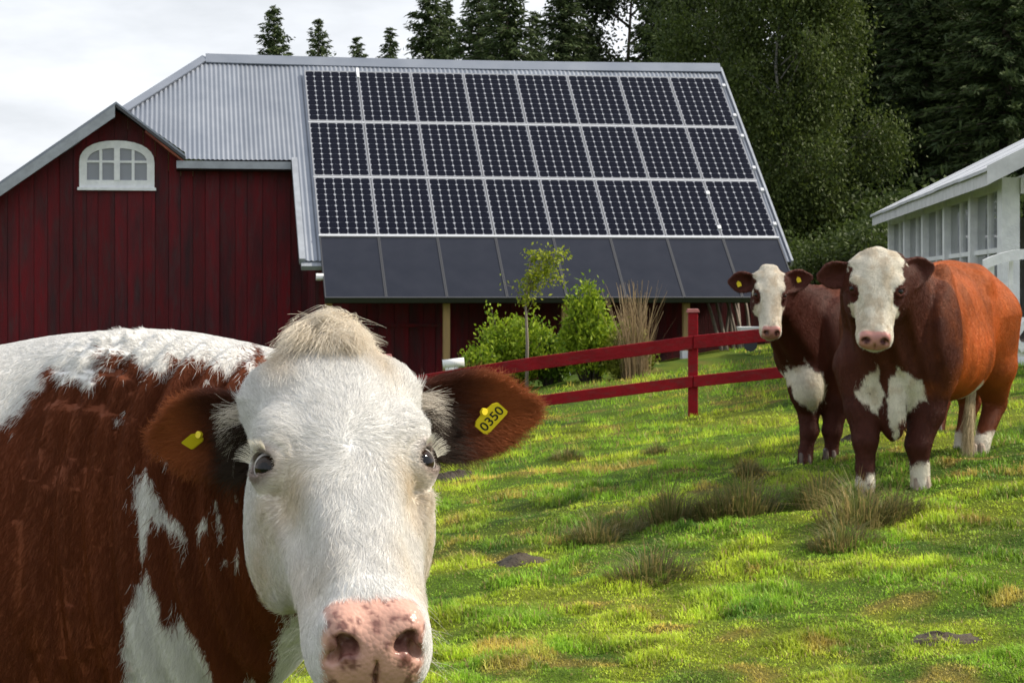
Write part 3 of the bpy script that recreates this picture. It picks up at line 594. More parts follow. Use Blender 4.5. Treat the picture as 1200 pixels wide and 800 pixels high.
def broad_mesh(seed, H, lobes, n, size, c0, c1, trunk_r, droop=0.0, squash=1.0):
    """lobes: (x,y,z,r) blobs of foliage; leaves sit in many small sprays on limbs"""
    r = np.random.default_rng(seed); lob = np.array(lobes); vol = lob[:, 3] ** 2.2; pick = r.choice(len(lob), n // 26, p=vol / vol.sum())
    d = nrm(r.normal(0, 1, (len(pick), 3))); rad = lob[pick, 3] * (r.random(len(pick)) ** .42)
    sc = lob[pick, :3] + d * rad[:, None] * [1, 1, squash]
    shade = r.random(len(pick))
    per = 26; C = np.repeat(sc, per, 0); k = np.tile(np.arange(per), len(sc)); sig = size * 2.1
    C = C + r.normal(0, 1, C.shape) * sig * [1, 1, .8]; C[:, 2] -= droop * k / per * 1.0
    D = r.normal(0, 1, C.shape); D[:, 2] -= droop * 2.2; D = nrm(D); Wd_ = nrm(np.cross(D, r.normal(0, 1, C.shape)))
    w_ = np.clip(np.repeat(shade, per) * .75 + r.normal(.1, .16, len(C)), 0, 1)[:, None]
    T = np.array(c0) * (1 - w_) + np.array(c1) * w_
    V, F = leaf_tris(C, D, Wd_, size * r.uniform(.7, 1.3, len(C)), size * .55)
    tk = MB(); zc0 = lob[:, 2].min()
    tk.tube([(0, 0, -.4), (.02 * H, 0, H * .25), (-.01 * H, .01 * H, H * .55), (.01 * H, 0, H * .9)], [trunk_r, trunk_r * .8, trunk_r * .5, trunk_r * .12], 9)
    for (x, y, z, rr) in lob:
        zb = max(.15 * H, z - .55 * math.hypot(x, y) - .3 * rr); 
        tk.tube([(0, 0, min(zb, H * .85)), (x * .5, y * .5, (zb + z) / 2 + .1 * rr), (x, y, z + rr * .4)], [trunk_r * .32, trunk_r * .2, trunk_r * .05], 5)
    for q in r.choice(len(sc), min(60, len(sc)), replace=False):
        p = sc[q]; l = lob[pick[q]]; tk.tube([l[:3] * [.7, .7, 1], (p + l[:3]) / 2 + [0, 0, .1 * l[3]], p], [trunk_r * .12, trunk_r * .07, trunk_r * .02], 4)
    return V, F, np.repeat(T, 4, 0), tk
def tree_from(data, name, label, loc, group, barkm, leafm, cat='tree', crown='crown', trunkn='trunk', rot=0.0, sc=1.0):
    t = thing(name, label, cat, loc, group); t.rotation_euler = (0, 0, rot); t.scale = (sc, sc, sc)
    if len(data) == 4:
        V, F, col, tk = data
        o = mesh_np(crown, V, F, leafm, None, colors=col); o.parent = t
        p = tk.build(trunkn, barkm, None, True); p.parent = t; data = (o.data, p.data)
    else:
        for nm, me in zip((crown, trunkn), data):
            o = link(bpy.data.objects.new(nm, me)); o.parent = t
    return t, data
if want('trees'):
    protos = [spruce_mesh(11, 17, 3.2), spruce_mesh(12, 17, 2.9), spruce_mesh(13, 17, 3.5), spruce_mesh(14, 17, 2.9)]
    def base_at(u, Y): x = (u - 600) / F_PX * Y; return x, Y, gz(x, Y)
    # spruces behind the barn: (column, row of the tip, distance)
    tops = [(321, 3, 84, 0, 'spruce tip with full skirt, leftmost above the barn ridge'), (373, 18, 92, 3, 'slim spruce tip, second from the left above the ridge'), (418, 39, 100, 3, 'smallest spruce tip peeking over the metal ridge'),
            (457, 28, 96, 1, 'short bushy spruce tip left of the tall group'), (503, -26, 76, 2, 'tall dark spruce with bright edge above the third panel column'), (524, -4, 86, 1, 'spruce tucked behind the tall one over the third panel column'),
            (561, -34, 70, 0, 'ragged spruce with sky showing through its branches above the fourth panel column'), (594, -60, 66, 2, 'broad dark spruce over the middle of the ridge'), (628, 10, 82, 1, 'lower spruce between the two broad ones over the ridge'),
            (661, -52, 68, 0, 'dense yellowish green spruce above the sixth panel column'), (692, 18, 80, 3, 'thin spruce right of the yellowish one'), (770, -70, 72, 1, 'dark spruce behind the open pine'),
            (985, -160, 63, 0, 'tall spruce just right of the birch crown'), (1032, -190, 60, 2, 'dark spruce behind the glass garden house, left of its roof'), (1085, -230, 58, 1, 'very dark spruce above the garden house roof'),
            (1130, -200, 62, 0, 'dark spruce second from the right edge'), (1180, -260, 56, 2, 'huge shaded spruce at the right edge'), (1010, -120, 72, 3, 'slender spruce deep behind the birch'), (1060, -150, 70, 1, 'spruce filling the gap over the garden house'),
            (1110, -140, 74, 2, 'spruce in the second row above the pale roof'), (1160, -150, 76, 0, 'spruce in the second row near the right edge'), (1225, -170, 68, 1, 'spruce standing past the right edge of the glass house'),
            (930, -70, 74, 0, 'spruce half hidden by the birch foliage'), (860, -60, 78, 2, 'spruce behind the birch, nearest the barn end'), (800, -40, 84, 1, 'spruce rising behind the barn end verge')]
    made = {}
    for k, (u, v, Y, pi, lab) in enumerate(tops):
        x, y, z = base_at(u, Y); Ht = CAM_H + (VH - v) / F_PX * Y - z
        nm_group = 'spruces of the wood behind the barn'
        t, d = tree_from(made.get(pi, protos[pi]), 'spruce_tree', lab, (x, y, z), nm_group, M['bark'], M['needle'], rot=k * 1.7, sc=1.0); made[pi] = d
        wsc = (Ht / 17) ** .75 if u > 480 else (Ht / 17) * 1.0; t.scale = (wsc, wsc, Ht / 17)
    # open pine above the right end of the ridge
    x, y, z = base_at(738, 74); r_ = random.Random(5)
    lob = [(-1.2, 0, 11.6, .9), (1.0, .3, 11.9, .9), (-.6, .2, 12.8, .8), (.7, -.2, 13.3, .9), (-1.6, .4, 10.3, .8), (1.5, 0, 10.4, .85), (.2, 0, 14.2, .8), (-.9, 0, 9.2, .7), (1.2, .2, 9.0, .8), (2.0, 0, 11.4, .7), (-2.0, -.2, 12.0, .6)]
    tree_from(broad_mesh(21, 14.6, lob, 17000, .17, (.022, .034, .014), (.055, .072, .026), .17, 0, .55), 'pine_tree', 'open-crowned pine with visible forked trunk above the ridge end', (x, y, z), None, M['bark'], M['needle'])
    # birch right of the barn
    x, y, z = base_at(915, 52); r_ = random.Random(8); lob = []
    for k in range(46):
        f = (k + .5) / 46; zz = 1.6 + f * 10.2; w = 2.6 * math.sin(math.pi * min(1, (f * .86 + .12))) ** .7; a = k * 2.4
        lob.append((w * math.cos(a) * r_.uniform(.4, 1.05) , w * .8 * math.sin(a) * r_.uniform(.4, 1), zz, r_.uniform(.55, 1.0)))
    tree_from(broad_mesh(31, 11.6, lob, 105000, .105, (.030, .050, .012), (.085, .115, .022), .07, .55), 'birch_tree', 'large light green birch with drooping sprays right of the barn roof', (x, y, z), None, M['birch'], M['leaf'])
    x, y, z = base_at(838, 57); lob = [(r_.uniform(-1.4, 1.4), r_.uniform(-1, 1), 2 + 9.5 * (k / 24), r_.uniform(.6, .95)) for k in range(24)]
    tree_from(broad_mesh(32, 11.8, lob, 42000, .105, (.028, .046, .012), (.065, .092, .020), .13, .5), 'birch_tree', 'narrower birch half behind the barn end, left of the large birch', (x, y, z), None, M['birch'], M['leaf'])
    # undergrowth bushes at the wood's edge
    und = [(905, 47, 1.5, 'dark shrub under the birch next to the collector corner'), (945, 48, 1.9, 'rounded shrub between the birch foot and the brown cows'), (985, 46, 1.6, 'low shrub left of the garden house under spruces'), (1022, 45, 2.0, 'shrub close behind the garden house far corner'), (965, 53, 3.2, 'taller leafy bush at the edge of the wood'), (1062, 50, 2.6, 'dim bush behind the garden house panes'), (1125, 50, 2.8, 'dim bush behind the near half of the garden house')]
    sh = None
    for k, (u, Y, h, lab) in enumerate(und):
        x, y, z = base_at(u, Y)
        if sh is None:
            lob = [(r_.uniform(-.8, .8), r_.uniform(-.6, .6), r_.uniform(.3, 1.3), r_.uniform(.35, .6)) for _ in range(14)]
            sh = broad_mesh(41, 1.7, lob, 12000, .10, (.026, .044, .012), (.075, .11, .022), .05, .15)
        t, sh = tree_from(sh, 'shrub', lab, (x, y, z), 'shrubs along the edge of the wood', M['bark'], M['leaf'], 'shrub', 'foliage', 'stem', k * 1.3, h / 1.7)
    # shrubs before the lean-to
    def shrub(u, v, Y, h, w, seed, lab, n=9000, c0=(.10, .19, .012), c1=(.36, .46, .03)):
        x, y, z = base_at(u, Y); rr = np.random.default_rng(seed); V_ = []; st = MB(); C = []; Dn = []
        for k in range(46):
            a = rr.random() * 6.283; q = rr.random() ** .6; tip = np.array([math.cos(a) * w * q, math.sin(a) * w * .7 * q, h * (1.05 - .45 * q ** 2) * rr.uniform(.5, 1.22)])
            b0 = np.array([math.cos(a) * .12 * q, math.sin(a) * .12 * q, 0]); mid = (b0 + tip) / 2 + [0, 0, .1 * h]
            st.tube([b0 - [0, 0, .1], mid, tip], [.011, .008, .003], 4); m_ = n // 46; t = rr.random(m_) ** .75
            t = .15 + .85 * t; p = (1 - t)[:, None] ** 2 * b0 + (2 * t * (1 - t))[:, None] * mid + (t ** 2)[:, None] * tip; C.append(p + rr.normal(0, .055, p.shape)); Dn.append(np.broadcast_to(tip - mid, p.shape) * 1.0)
        C = np.concatenate(C); Dn = nrm(np.concatenate(Dn)) * .6 + rr.normal(0, .55, C.shape); Dn = nrm(Dn); Wv = nrm(np.cross(Dn, rr.normal(0, 1, C.shape)))
        V, F = leaf_tris(C, Dn, Wv, rr.uniform(.05, .095, len(C)), .034); wq = np.clip(.15 + .7 * C[:, 2] / h + rr.normal(0, .22, len(C)), 0, 1)[:, None]; wq = np.clip(rr.normal(.5, .3, len(C)), 0, 1)[:, None]
        tree_from((V, F, np.repeat(np.array(c0) * (1 - wq) + np.array(c1) * wq, 4, 0), st), 'garden_shrub', lab, (x, y, z), 'leafy shrubs before the lean-to', M['bark'], M['leaf'], 'shrub', 'foliage', 'stem')
    shrub(600, 440, 28.5, 1.02, .62, 51, 'wide bright green shrub left of the middle post behind the fence')
    shrub(563, 440, 28.0, .62, .35, 54, 'low green shrub at the left foot of the wide bright one', 4000)
    shrub(692, 446, 28.0, 1.18, .48, 52, 'tall bright green shrub with a spire on top beside the dry reeds')
    shrub(648, 446, 28.6, .72, .4, 55, 'darker low shrub between the two bright green ones', 5000, (.05, .11, .012), (.17, .27, .025))
    shrub(738, 450, 27.6, .55, .35, 56, 'low yellow green shrub at the foot of the dry reeds', 4500, (.10, .13, .012), (.27, .29, .04))
    # sapling
    x, y, z = base_at(617, 27.6); rr = np.random.default_rng(61); st = MB(); hh = at(617, 298, 27.6)[2] - z
    st.tube([(0, 0, -.1), (.01, 0, hh * .35), (-.01, 0, hh * .62), (.06, 0, hh)], [.028, .022, .016, .005], 6); C = []; 
    for (du, dv, k) in ((14, -6, 260), (36, -8, 120), (44, -5, 50), (22, 12, 260), (6, 30, 240), (0, 44, 160), (10, 18, 260), (34, 22, 110), (-6, 24, 40), (-26, 27, 16), (24, 2, 200)):
        p = np.array([du / F_PX * 27.6, rr.normal(0, .08), hh - (dv + 8) / F_PX * 27.6]); st.tube([(0.0, 0, max(p[2] - abs(p[0]) * .9 - .12, .4)), p * [.5, .5, 1] - [0, 0, .05], p], [.008, .006, .003], 4); k = int(k * .6); C.append(p + rr.normal(0, 1, (k, 3)) * [.085, .06, .06])
    C = np.concatenate(C); Dn = nrm(rr.normal(0, 1, C.shape) + [.5, 0, -.3]); Wv = nrm(np.cross(Dn, rr.normal(0, 1, C.shape))); V, F = leaf_tris(C, Dn, Wv, rr.uniform(.04, .08, len(C)), .03); wq = rr.random(len(C))[:, None]
    tree_from((V, F, np.repeat(np.array([.14, .20, .012]) * (1 - wq) + np.array([.36, .40, .03]) * wq, 4, 0), st), 'sapling', 'young tree with sparse yellow green leaves in front of the dark collectors', (x, y, z), None, M['greywood'], M['leaf'])
    # dry reeds
    x, y, z = base_at(745, 27.2); rr = np.random.default_rng(71); n = 210; a = rr.random(n) * 6.283; q = rr.random(n) ** .6; lean = rr.normal(0, .13, (n, 2)) + np.stack([np.cos(a), np.sin(a)], -1) * .12 * q[:, None]; h_ = rr.uniform(.45, 1.32, n)
    b0 = np.stack([np.cos(a) * .2 * q, np.sin(a) * .2 * q, np.full(n, -.03)], -1); m1 = b0 + np.stack([lean[:, 0] * h_ * .35, lean[:, 1] * h_ * .35, h_ * .55], -1); t1 = b0 + np.stack([lean[:, 0] * h_ * 1.1 , lean[:, 1] * h_, h_], -1); wv = np.stack([np.cos(a + 1.5), np.sin(a + 1.5), 0 * a], -1) * .0055
    V = np.stack([b0 - wv, b0 + wv, m1 + wv * .9, m1 - wv * .9, t1 + wv * .8, t1 - wv * .3], 1).reshape(-1, 3); i6 = np.arange(n)[:, None] * 6; F = np.concatenate([i6 + [[0, 1, 2, 3]], i6 + [[3, 2, 4, 5]]])
    wq = rr.random(n)[:, None]; o = mesh_np('reed_clump', V + [x, y, z], F, M['blade'], None, colors=np.repeat(np.array([.25, .185, .10]) * (1 - wq) + np.array([.33, .24, .15]) * wq, 6, 0), base=(x, y, z)); tag(o, 'tall clump of dry tan reeds beside the right lean-to post', 'reeds')

# ------------------------------------------------------------------ pasture grass (stuff), rush tussocks, molehills
def blades(P, h, w, lean, ang, col):
    n = len(P); d = np.stack([np.cos(ang), np.sin(ang), 0 * ang], -1); s = np.stack([-np.sin(ang), np.cos(ang), 0 * ang], -1) * (w * .5)[:, None]; h3 = np.stack([0 * h, 0 * h, h], -1)
    m1 = P + d * (lean * h * .30)[:, None] + h3 * .6; t1 = P + d * (lean * h)[:, None] + h3 * (1 - .25 * np.minimum(lean, 1.6))[:, None]
    V = np.stack([P - s, P + s, m1 + s * .75, m1 - s * .75, t1], 1).reshape(-1, 3); i5 = np.arange(n)[:, None] * 5
    return V, [i5 + np.array([[0, 1, 2, 3]]), i5 + np.array([[3, 2, 4]])], np.repeat(col, 5, 0)
if want('grass'):
    rg = np.random.default_rng(5); n = 640000
    Yb = 6.6 / (1 - rg.random(n) * (1 - 6.6 / 34.0)); Xb = (rg.random(n) * 1.34 - .58) * .52 * Yb + 0.02 * Yb
    side = np.stack([Xb, Yb, 0 * Xb], -1); tuft = fbm(side / .28, 3, 61); keep = rg.random(n) < (.62 + .6 * sstep(tuft, .38, .6)); keep &= ~((Yb > 27) & (Xb < 3.5))
    Xb, Yb, tuft, side = Xb[keep], Yb[keep], tuft[keep], side[keep]; n = len(Xb)
    hgt = (.013 + .032 * sstep(tuft, .44, .70)) * rg.uniform(.45, 1.5, n) * (1 + .012 * (Yb - 7)); wdt = rg.uniform(.0035, .007, n) * (Yb / 8.0) ** .8
    col = pasture_tint(side) * 1.75; j = rg.random(n)[:, None]; fine = fbm(side / .11, 2, 67)[:, None]; col = col * (0.42 + .62 * rg.random((n, 1)) + .65 * sstep(fine, .3, .7)); straw = (rg.random(n) < .10)[:, None]; col = np.where(straw, np.array([.42, .33, .13]) * (.6 + .5 * j), col)
    col = col * np.array([1, 1, 1]); P = np.stack([Xb, Yb, ground_z(Xb, Yb) - .006], -1)
    far = Yb > 13.5; V, F, C = blades(P[~far], hgt[~far], wdt[~far], np.abs(rg.normal(.6, .5, (~far).sum())), rg.random((~far).sum()) * 6.283, col[~far])
    nf = int(far.sum()); an = rg.random(nf) * 6.283; sd_ = np.stack([np.cos(an), np.sin(an), 0 * an], -1) * (wdt[far] * .55)[:, None]; V2 = np.stack([P[far] - sd_, P[far] + sd_, P[far] + np.stack([rg.normal(0, .4, nf), rg.normal(0, .4, nf), np.ones(nf)], -1) * hgt[far][:, None]], 1).reshape(-1, 3)
    F = F + [len(V) + np.arange(nf)[:, None] * 3 + np.array([[0, 1, 2]])]; V = np.concatenate([V, V2]); C = np.concatenate([C, np.repeat(col[far], 3, 0)])
    tag(mesh_np('grass', V, F, M['blade'], None, colors=C), kind='stuff')
    tus_gap = None; tus = [(698, 626, .24, 1.0, 'brown rush tussock at the left end of the tussock row'), (728, 618, .20, .9, 'thin rush tussock between the left end and the middle of the row'), (783, 606, .34, 1.3, 'tall dark rush tussock left of the row middle'), (872, 594, .36, 1.5, 'large brown rush tussock before the small cow'), (836, 600, .26, 1.0, 'medium rush tussock left of the large brown one'), (760, 672, .26, 1.5, 'green rush tussock standing alone nearest in the pasture'), (962, 582, .30, 1.2, 'rush tussock by the forefeet of the large brown cow'), (1006, 606, .36, 1.6, 'pale straw coloured tussock in front of the large cow'), (988, 632, .22, 1.3, 'low straw tussock below the pale one'), (664, 530, .14, 1.0, 'small rush tussock left of the fence post in open grass'), (768, 524, .15, .7, 'tiny rush tussock right of the small left one'), (878, 548, .16, .7, 'small green tussock just left of the small cow'), (1048, 600, .26, 1.1, 'green tussock under the head of the large cow')]
    for k, (u, v, h, w, lab) in enumerate(tus):
        Y = 9.0
        for _ in range(30): Y = (CAM_H - gz((u - 600) / F_PX * Y, Y)) * F_PX / (v + 8 - VH) * .5 + Y * .5
        x = (u - 600) / F_PX * Y; w *= .86; n = int(360 * w + 100); a = rg.random(n) * 6.283; q = rg.random(n) ** .6 * .13 * w; px_, py_ = x + np.cos(a) * q * 1.15, Y + np.sin(a) * q
        g = np.array([[.045, .085, .016]]) if k in (5, 10, 11, 12) else np.array([[.080, .115, .026]]); br = np.array([[.31, .235, .095]]) if k != 7 else np.array([[.40, .30, .13]]); wq = (rg.random(n) ** 1.3)[:, None]
        V, F, C = blades(np.stack([px_, py_, ground_z(px_, py_) - .02], -1), h * .95 * (1.1 - .65 * q / (.13 * w)) * rg.uniform(.45, 1.1, n), np.full(n, .0055), np.abs(rg.normal(.25, .25, n)) + 1.1 * q / (.13 * w), a + rg.normal(0, .5, n), g * (1 - wq) + br * wq)
        tag(mesh_np('rush_tussock', V, F, M['blade'], None, colors=C, base=(x, Y, gz(x, Y))), lab, 'tussock', 'rush tussocks in the pasture')
    for k, (u, v, w, lab) in enumerate(((530, 562, .15, 'dark molehill beside the brown ear of the front cow'), (608, 656, .10, 'flat dark soil patch in the grass left of the tussocks'), (1100, 752, .10, 'small black dung patch near the lower right corner'), (994, 516, .13, 'dark patch put in as the shade between the legs of the two far cows'))):  # last patch is added as shade on the grass between the cows' legs
        Y = 9.0
        for _ in range(30): Y = (CAM_H - gz((u - 600) / F_PX * Y, Y)) * F_PX / (v - VH) * .5 + Y * .5
        x = (u - 600) / F_PX * Y; V = []; F = []; rr = random.Random(k)
        nr, ns = 7, 22
        for i in range(nr + 1):
            for j in range(ns):
                q = i / nr; a = 6.283 * j / ns; r_ = w * q * (1 + .25 * math.sin(3 * a + k) + rr.uniform(-.12, .12)); xx, yy = x + r_ * 1.35 * math.cos(a), Y + r_ * math.sin(a)
                V.append((xx, yy, gz(xx, yy) - .006 + (.055 if k == 0 else .030) * (1 - q ** 2) + rr.uniform(0, .02) * (1 - q)))
        for i in range(nr):
            for j in range(ns): F.append((i * ns + j, i * ns + (j + 1) % ns, (i + 1) * ns + (j + 1) % ns, (i + 1) * ns + j))
        tag(MB().add(V, F).build('soil_and_shade_patch', M['soil'], None, True, base=(x, Y, gz(x, Y))), lab, 'molehill' if k == 0 else 'soil patch', 'dark patches in the grass')
# ------------------------------------------------------------------ cattle: one smooth implicit surface per animal, meshed by surface nets
def unit(v): v = np.asarray(v, float); return v / np.linalg.norm(v)
def smin(a, b, k):
    h = np.clip(.5 + .5 * (b - a) / k, 0, 1); return b + (a - b) * h - k * h * (1 - h)
def smax(a, b, k): return -smin(-a, -b, k)
def f_ell(P, c, r, Rm=None):
    q = P - np.asarray(c, np.float32)
    if Rm is not None: q = q @ np.asarray(Rm, np.float32).T
    q = q / np.asarray(r, np.float32); k0 = np.sqrt((q * q).sum(-1)) + 1e-6; q = q / np.asarray(r, np.float32); k1 = np.sqrt((q * q).sum(-1)) + 1e-6
    return k0 * (k0 - 1) / k1
def f_cap(P, a, b, ra, rb):
    a = np.asarray(a, np.float32); b = np.asarray(b, np.float32); ba = b - a; pa = P - a; t = np.clip((pa @ ba) / (ba @ ba), 0, 1)
    d = pa - t[:, None] * ba; return np.sqrt((d * d).sum(-1)) - (ra + (rb - ra) * t)
def f_chain(P, pts, rads, k=.03):
    f = None
    for i in range(len(pts) - 1):
        g = f_cap(P, pts[i], pts[i + 1], rads[i], rads[i + 1]); f = g if f is None else smin(f, g, k)
    return f
def table(ts, vs, n=400, sm=9):
    t = np.linspace(ts[0], ts[-1], n); v = np.interp(t, ts, vs); w = n // (len(ts) * 2) or 1; k = np.hanning(2 * w + 3)[1:-1]; k /= k.sum()
    vp = np.concatenate([np.full(w, 2 * v[0]) - v[w:0:-1], v, np.full(w, 2 * v[-1]) - v[-2:-w - 2:-1]]); return t, np.convolve(vp, k, 'valid')
class Loft:
    def __init__(s, ts, w, top, bot, n=2.4, narrow=.0, kcap=.04):
        s.t, s.w = table(ts, w); s.top = table(ts, top)[1]; s.bot = table(ts, bot)[1]; s.n = n; s.narrow = narrow; s.k = kcap; s.a, s.b = ts[0], ts[-1]
    def __call__(s, q):   # q columns: lateral, along, up
        t = q[:, 1]; w = np.interp(t, s.t, s.w); tp = np.interp(t, s.t, s.top); bt = np.interp(t, s.t, s.bot); c = (tp + bt) / 2; h = (tp - bt) / 2; d = q[:, 2] - c
        w = w * (1 - s.narrow * np.clip(-d / h, 0, 1.2) ** 1.5)
        f = ((np.abs(q[:, 0] / w) ** s.n + np.abs(d / h) ** s.n) ** (1 / s.n) - 1) * np.minimum(w, h) * .92
        return smax(f, np.maximum(s.a - t, t - s.b), s.k)
def surface_nets(xs, ys, zs, func, blk=4):
    nx, ny, nz = (len(a) - (len(a) - 1) % blk for a in (xs, ys, zs)); xs, ys, zs = xs[:nx], ys[:ny], zs[:nz]
    cx, cy, cz = xs[::blk], ys[::blk], zs[::blk]; G = np.stack(np.meshgrid(cx, cy, cz, indexing='ij'), -1).reshape(-1, 3).astype(np.float32)
    fc = func(G).reshape(len(cx), len(cy), len(cz))
    ctr = [np.diff(c) for c in (cx, cy, cz)]; diag = np.sqrt(ctr[0][:, None, None] ** 2 + ctr[1][None, :, None] ** 2 + ctr[2][None, None, :] ** 2)
    c8 = np.stack([fc[i:len(cx) - 1 + i, j:len(cy) - 1 + j, k:len(cz) - 1 + k] for i in (0, 1) for j in (0, 1) for k in (0, 1)]); mn, mxv = c8.min(0), c8.max(0)
    act = (np.abs(c8).min(0) < 1.15 * diag) | ((mn < 0) & (mxv > 0))
    Fv = np.repeat(np.repeat(np.repeat(np.where(c8.mean(0) < 0, -1, 1).astype(np.float32), blk, 0), blk, 1), blk, 2); Fv = np.pad(Fv, ((0, 1),) * 3, mode='edge')
    nm = np.zeros((nx, ny, nz), bool); ia = np.argwhere(act)
    for (i, j, k) in ia: nm[i * blk:i * blk + blk + 1, j * blk:j * blk + blk + 1, k * blk:k * blk + blk + 1] = True
    idx = np.argwhere(nm); P = np.stack([xs[idx[:, 0]], ys[idx[:, 1]], zs[idx[:, 2]]], -1).astype(np.float32); vals = np.empty(len(P), np.float32)
    for a in range(0, len(P), 200000): vals[a:a + 200000] = func(P[a:a + 200000])
    Fv[nm] = vals; Sg = Fv < 0
    o = np.zeros((nx - 1, ny - 1, nz - 1), np.uint8)
    for i in (0, 1):
        for j in (0, 1):
            for k in (0, 1): o += Sg[i:nx - 1 + i, j:ny - 1 + j, k:nz - 1 + k]
    cells = np.argwhere((o > 0) & (o < 8)); cid = np.full(o.shape, -1, np.int32); cid[tuple(cells.T)] = np.arange(len(cells))
    acc = np.zeros((len(cells), 3)); cnt = np.zeros(len(cells)); ax_ = (xs, ys, zs)
    corners = [(i, j, k) for i in (0, 1) for j in (0, 1) for k in (0, 1)]
    val = {c: Fv[cells[:, 0] + c[0], cells[:, 1] + c[1], cells[:, 2] + c[2]].astype(float) for c in corners}
    pos = {c: np.stack([ax_[d][cells[:, d] + c[d]] for d in range(3)], -1) for c in corners}
    for c in corners:
        for d in range(3):
            if c[d] == 0:
                e = list(c); e[d] = 1; e = tuple(e); m_ = (val[c] < 0) != (val[e] < 0)
                t = val[c][m_] / (val[c][m_] - val[e][m_]); acc[m_] += pos[c][m_] * (1 - t)[:, None] + pos[e][m_] * t[:, None]; cnt[m_] += 1
    V = acc / cnt[:, None]; Q = []
    for d in range(3):
        d1, d2 = (d + 1) % 3, (d + 2) % 3; sl0 = [slice(None)] * 3; sl1 = [slice(None)] * 3; sl0[d] = slice(0, -1); sl1[d] = slice(1, None)
        A, B = Sg[tuple(sl0)], Sg[tuple(sl1)]; E_ = np.argwhere(A != B); dims = o.shape
        ok = (E_[:, d1] > 0) & (E_[:, d2] > 0) & (E_[:, d1] < dims[d1]) & (E_[:, d2] < dims[d2]); E_ = E_[ok]
        def cell(a, b): c = E_.copy(); c[:, d1] -= a; c[:, d2] -= b; return cid[tuple(c.T)]
        q = np.stack([cell(1, 1), cell(0, 1), cell(0, 0), cell(1, 0)], -1); flip = ~A[tuple(E_.T)]; q[flip] = q[flip][:, ::-1]; Q.append(q)
    Q = np.concatenate(Q); Q = Q[(Q >= 0).all(1)]
    # two Newton steps onto the surface, then keep
    h = 1e-3
    for _ in range(1):
        Vf = V.astype(np.float32); f0 = func(Vf); g = np.stack([func(Vf + np.eye(3, dtype=np.float32)[d] * h) - func(Vf - np.eye(3, dtype=np.float32)[d] * h) for d in range(3)], -1) / (2 * h)
        gn = (g * g).sum(-1); st = np.clip(f0 / np.maximum(gn, .2), -.004, .004); V = V - g * st[:, None] * .8
    nrmv = g / np.maximum(np.sqrt(gn), 1e-6)[:, None]
    return V, Q, nrmv

HEAD = Loft([-.02, .01, .045, .09, .14, .19, .24, .29, .34, .39, .43, .465, .495, .515], [.036, .052, .072, .091, .101, .102, .096, .085, .074, .066, .062, .061, .056, .045],
            [-.050, -.022, -.004, .006, .010, .010, .006, .002, .000, .001, .004, -.004, -.026, -.050], [-.10, -.13, -.16, -.185, -.205, -.218, -.218, -.205, -.182, -.157, -.138, -.125, -.108, -.094], 2.5, .24, .03)
EYE = np.array([.0850, .209, -.041])
def eye_dir(s): return unit([s * .80, .06, .60])
def head_field(q):
    q = np.concatenate([q[:, 0:1] / (1 - .085 * sstep(q[:, 1:2], .22, .36)), q[:, 1:]], 1).astype(np.float32)       # the face tapers to the muzzle
    f = HEAD(q); x = q[:, 0:1]; ax = np.concatenate([np.abs(x), q[:, 1:]], 1)                 # mirror
    f = smin(f, f_ell(ax, (.012, .015, -.050), (.045, .034, .034)), .025)                       # poll
    f = smin(f, f_ell(ax, (.070, .074, -.070), (.040, .046, .048)), .030)                       # horn base and ear root
    f = smin(f, f_ell(ax, (.077, .178, -.028), (.026, .042, .025)), .024)                       # brow
    f = smin(f, f_ell(ax, (.076, .240, -.060), (.022, .036, .022)), .024)                       # below the eye
    f = smin(f, f_ell(ax, (.074, .225, -.150), (.036, .085, .075)), .03)                        # jaw muscle
    f = smin(f, f_ell(ax, (.062, .330, -.066), (.014, .080, .016)), .03)                        # facial crest
    f = smax(f, -f_ell(ax, (.088, .330, -.030), (.022, .075, .022)), .03)                       # hollow beside the nose bridge
    f = smin(f, f_ell(q, (0, .472, -.050), (.060, .038, .045)), .022)                           # muzzle pad
    f = smin(f, f_ell(ax, (.037, .465, -.024), (.026, .030, .026)), .014)                       # nostril wing
    f = smin(f, f_ell(ax, (.050, .445, -.074), (.024, .045, .038)), .022)                       # upper lip
    f = smin(f, f_ell(q, (0, .452, -.106), (.047, .050, .032)), .022)                           # chin
    f = smax(f, -f_ell(q, (0, .520, -.089), (.055, .045, .0045)), .006)                         # mouth line
    f = smax(f, -f_ell(q, (0, .520, -.048), (.003, .03, .022)), .008)                           # philtrum
    n_ = np.array([.0335, .492, -.016]); a = math.radians(35); Rn = np.array([[math.cos(a), -math.sin(a) * .3, math.sin(a)], [0, 1, .3], [-math.sin(a), -.3, math.cos(a)]])
    f = smax(f, -f_ell(ax, n_, (.0150, .024, .0095), Rn), .006)                                 # nostril
    f = smax(f, -f_ell(ax, n_ + [.013, -.002, -.016], (.0060, .016, .013), Rn), .006)
    f = smax(f, -f_ell(ax, (.082, .272, -.046), (.009, .030, .012)), .014)                      # tear groove
    o = eye_dir(1); lidc = EYE
    lid = f_ell(ax, lidc, (.0268, .0268, .0268)); f = smin(f, lid, .014)
    la = unit(np.array([-.50, .64, .58])); la = unit(la - o * (la @ o)); lb = np.cross(o, la)
    f = smax(f, -f_ell(ax, lidc + o * .022, (.0235, .0135, .030), np.stack([la, lb, o])), .004)
    er = np.sqrt(((ax - lidc.astype(np.float32)) ** 2).sum(-1)); f = f + .0024 * np.exp(-((er - .0345) / .0032) ** 2) + .0012 * np.exp(-((er - .0440) / .003) ** 2)   # creases round the eye
    f = smax(f, -f_ell(ax, lidc, (.0222, .0222, .0222)), .002)
    return f
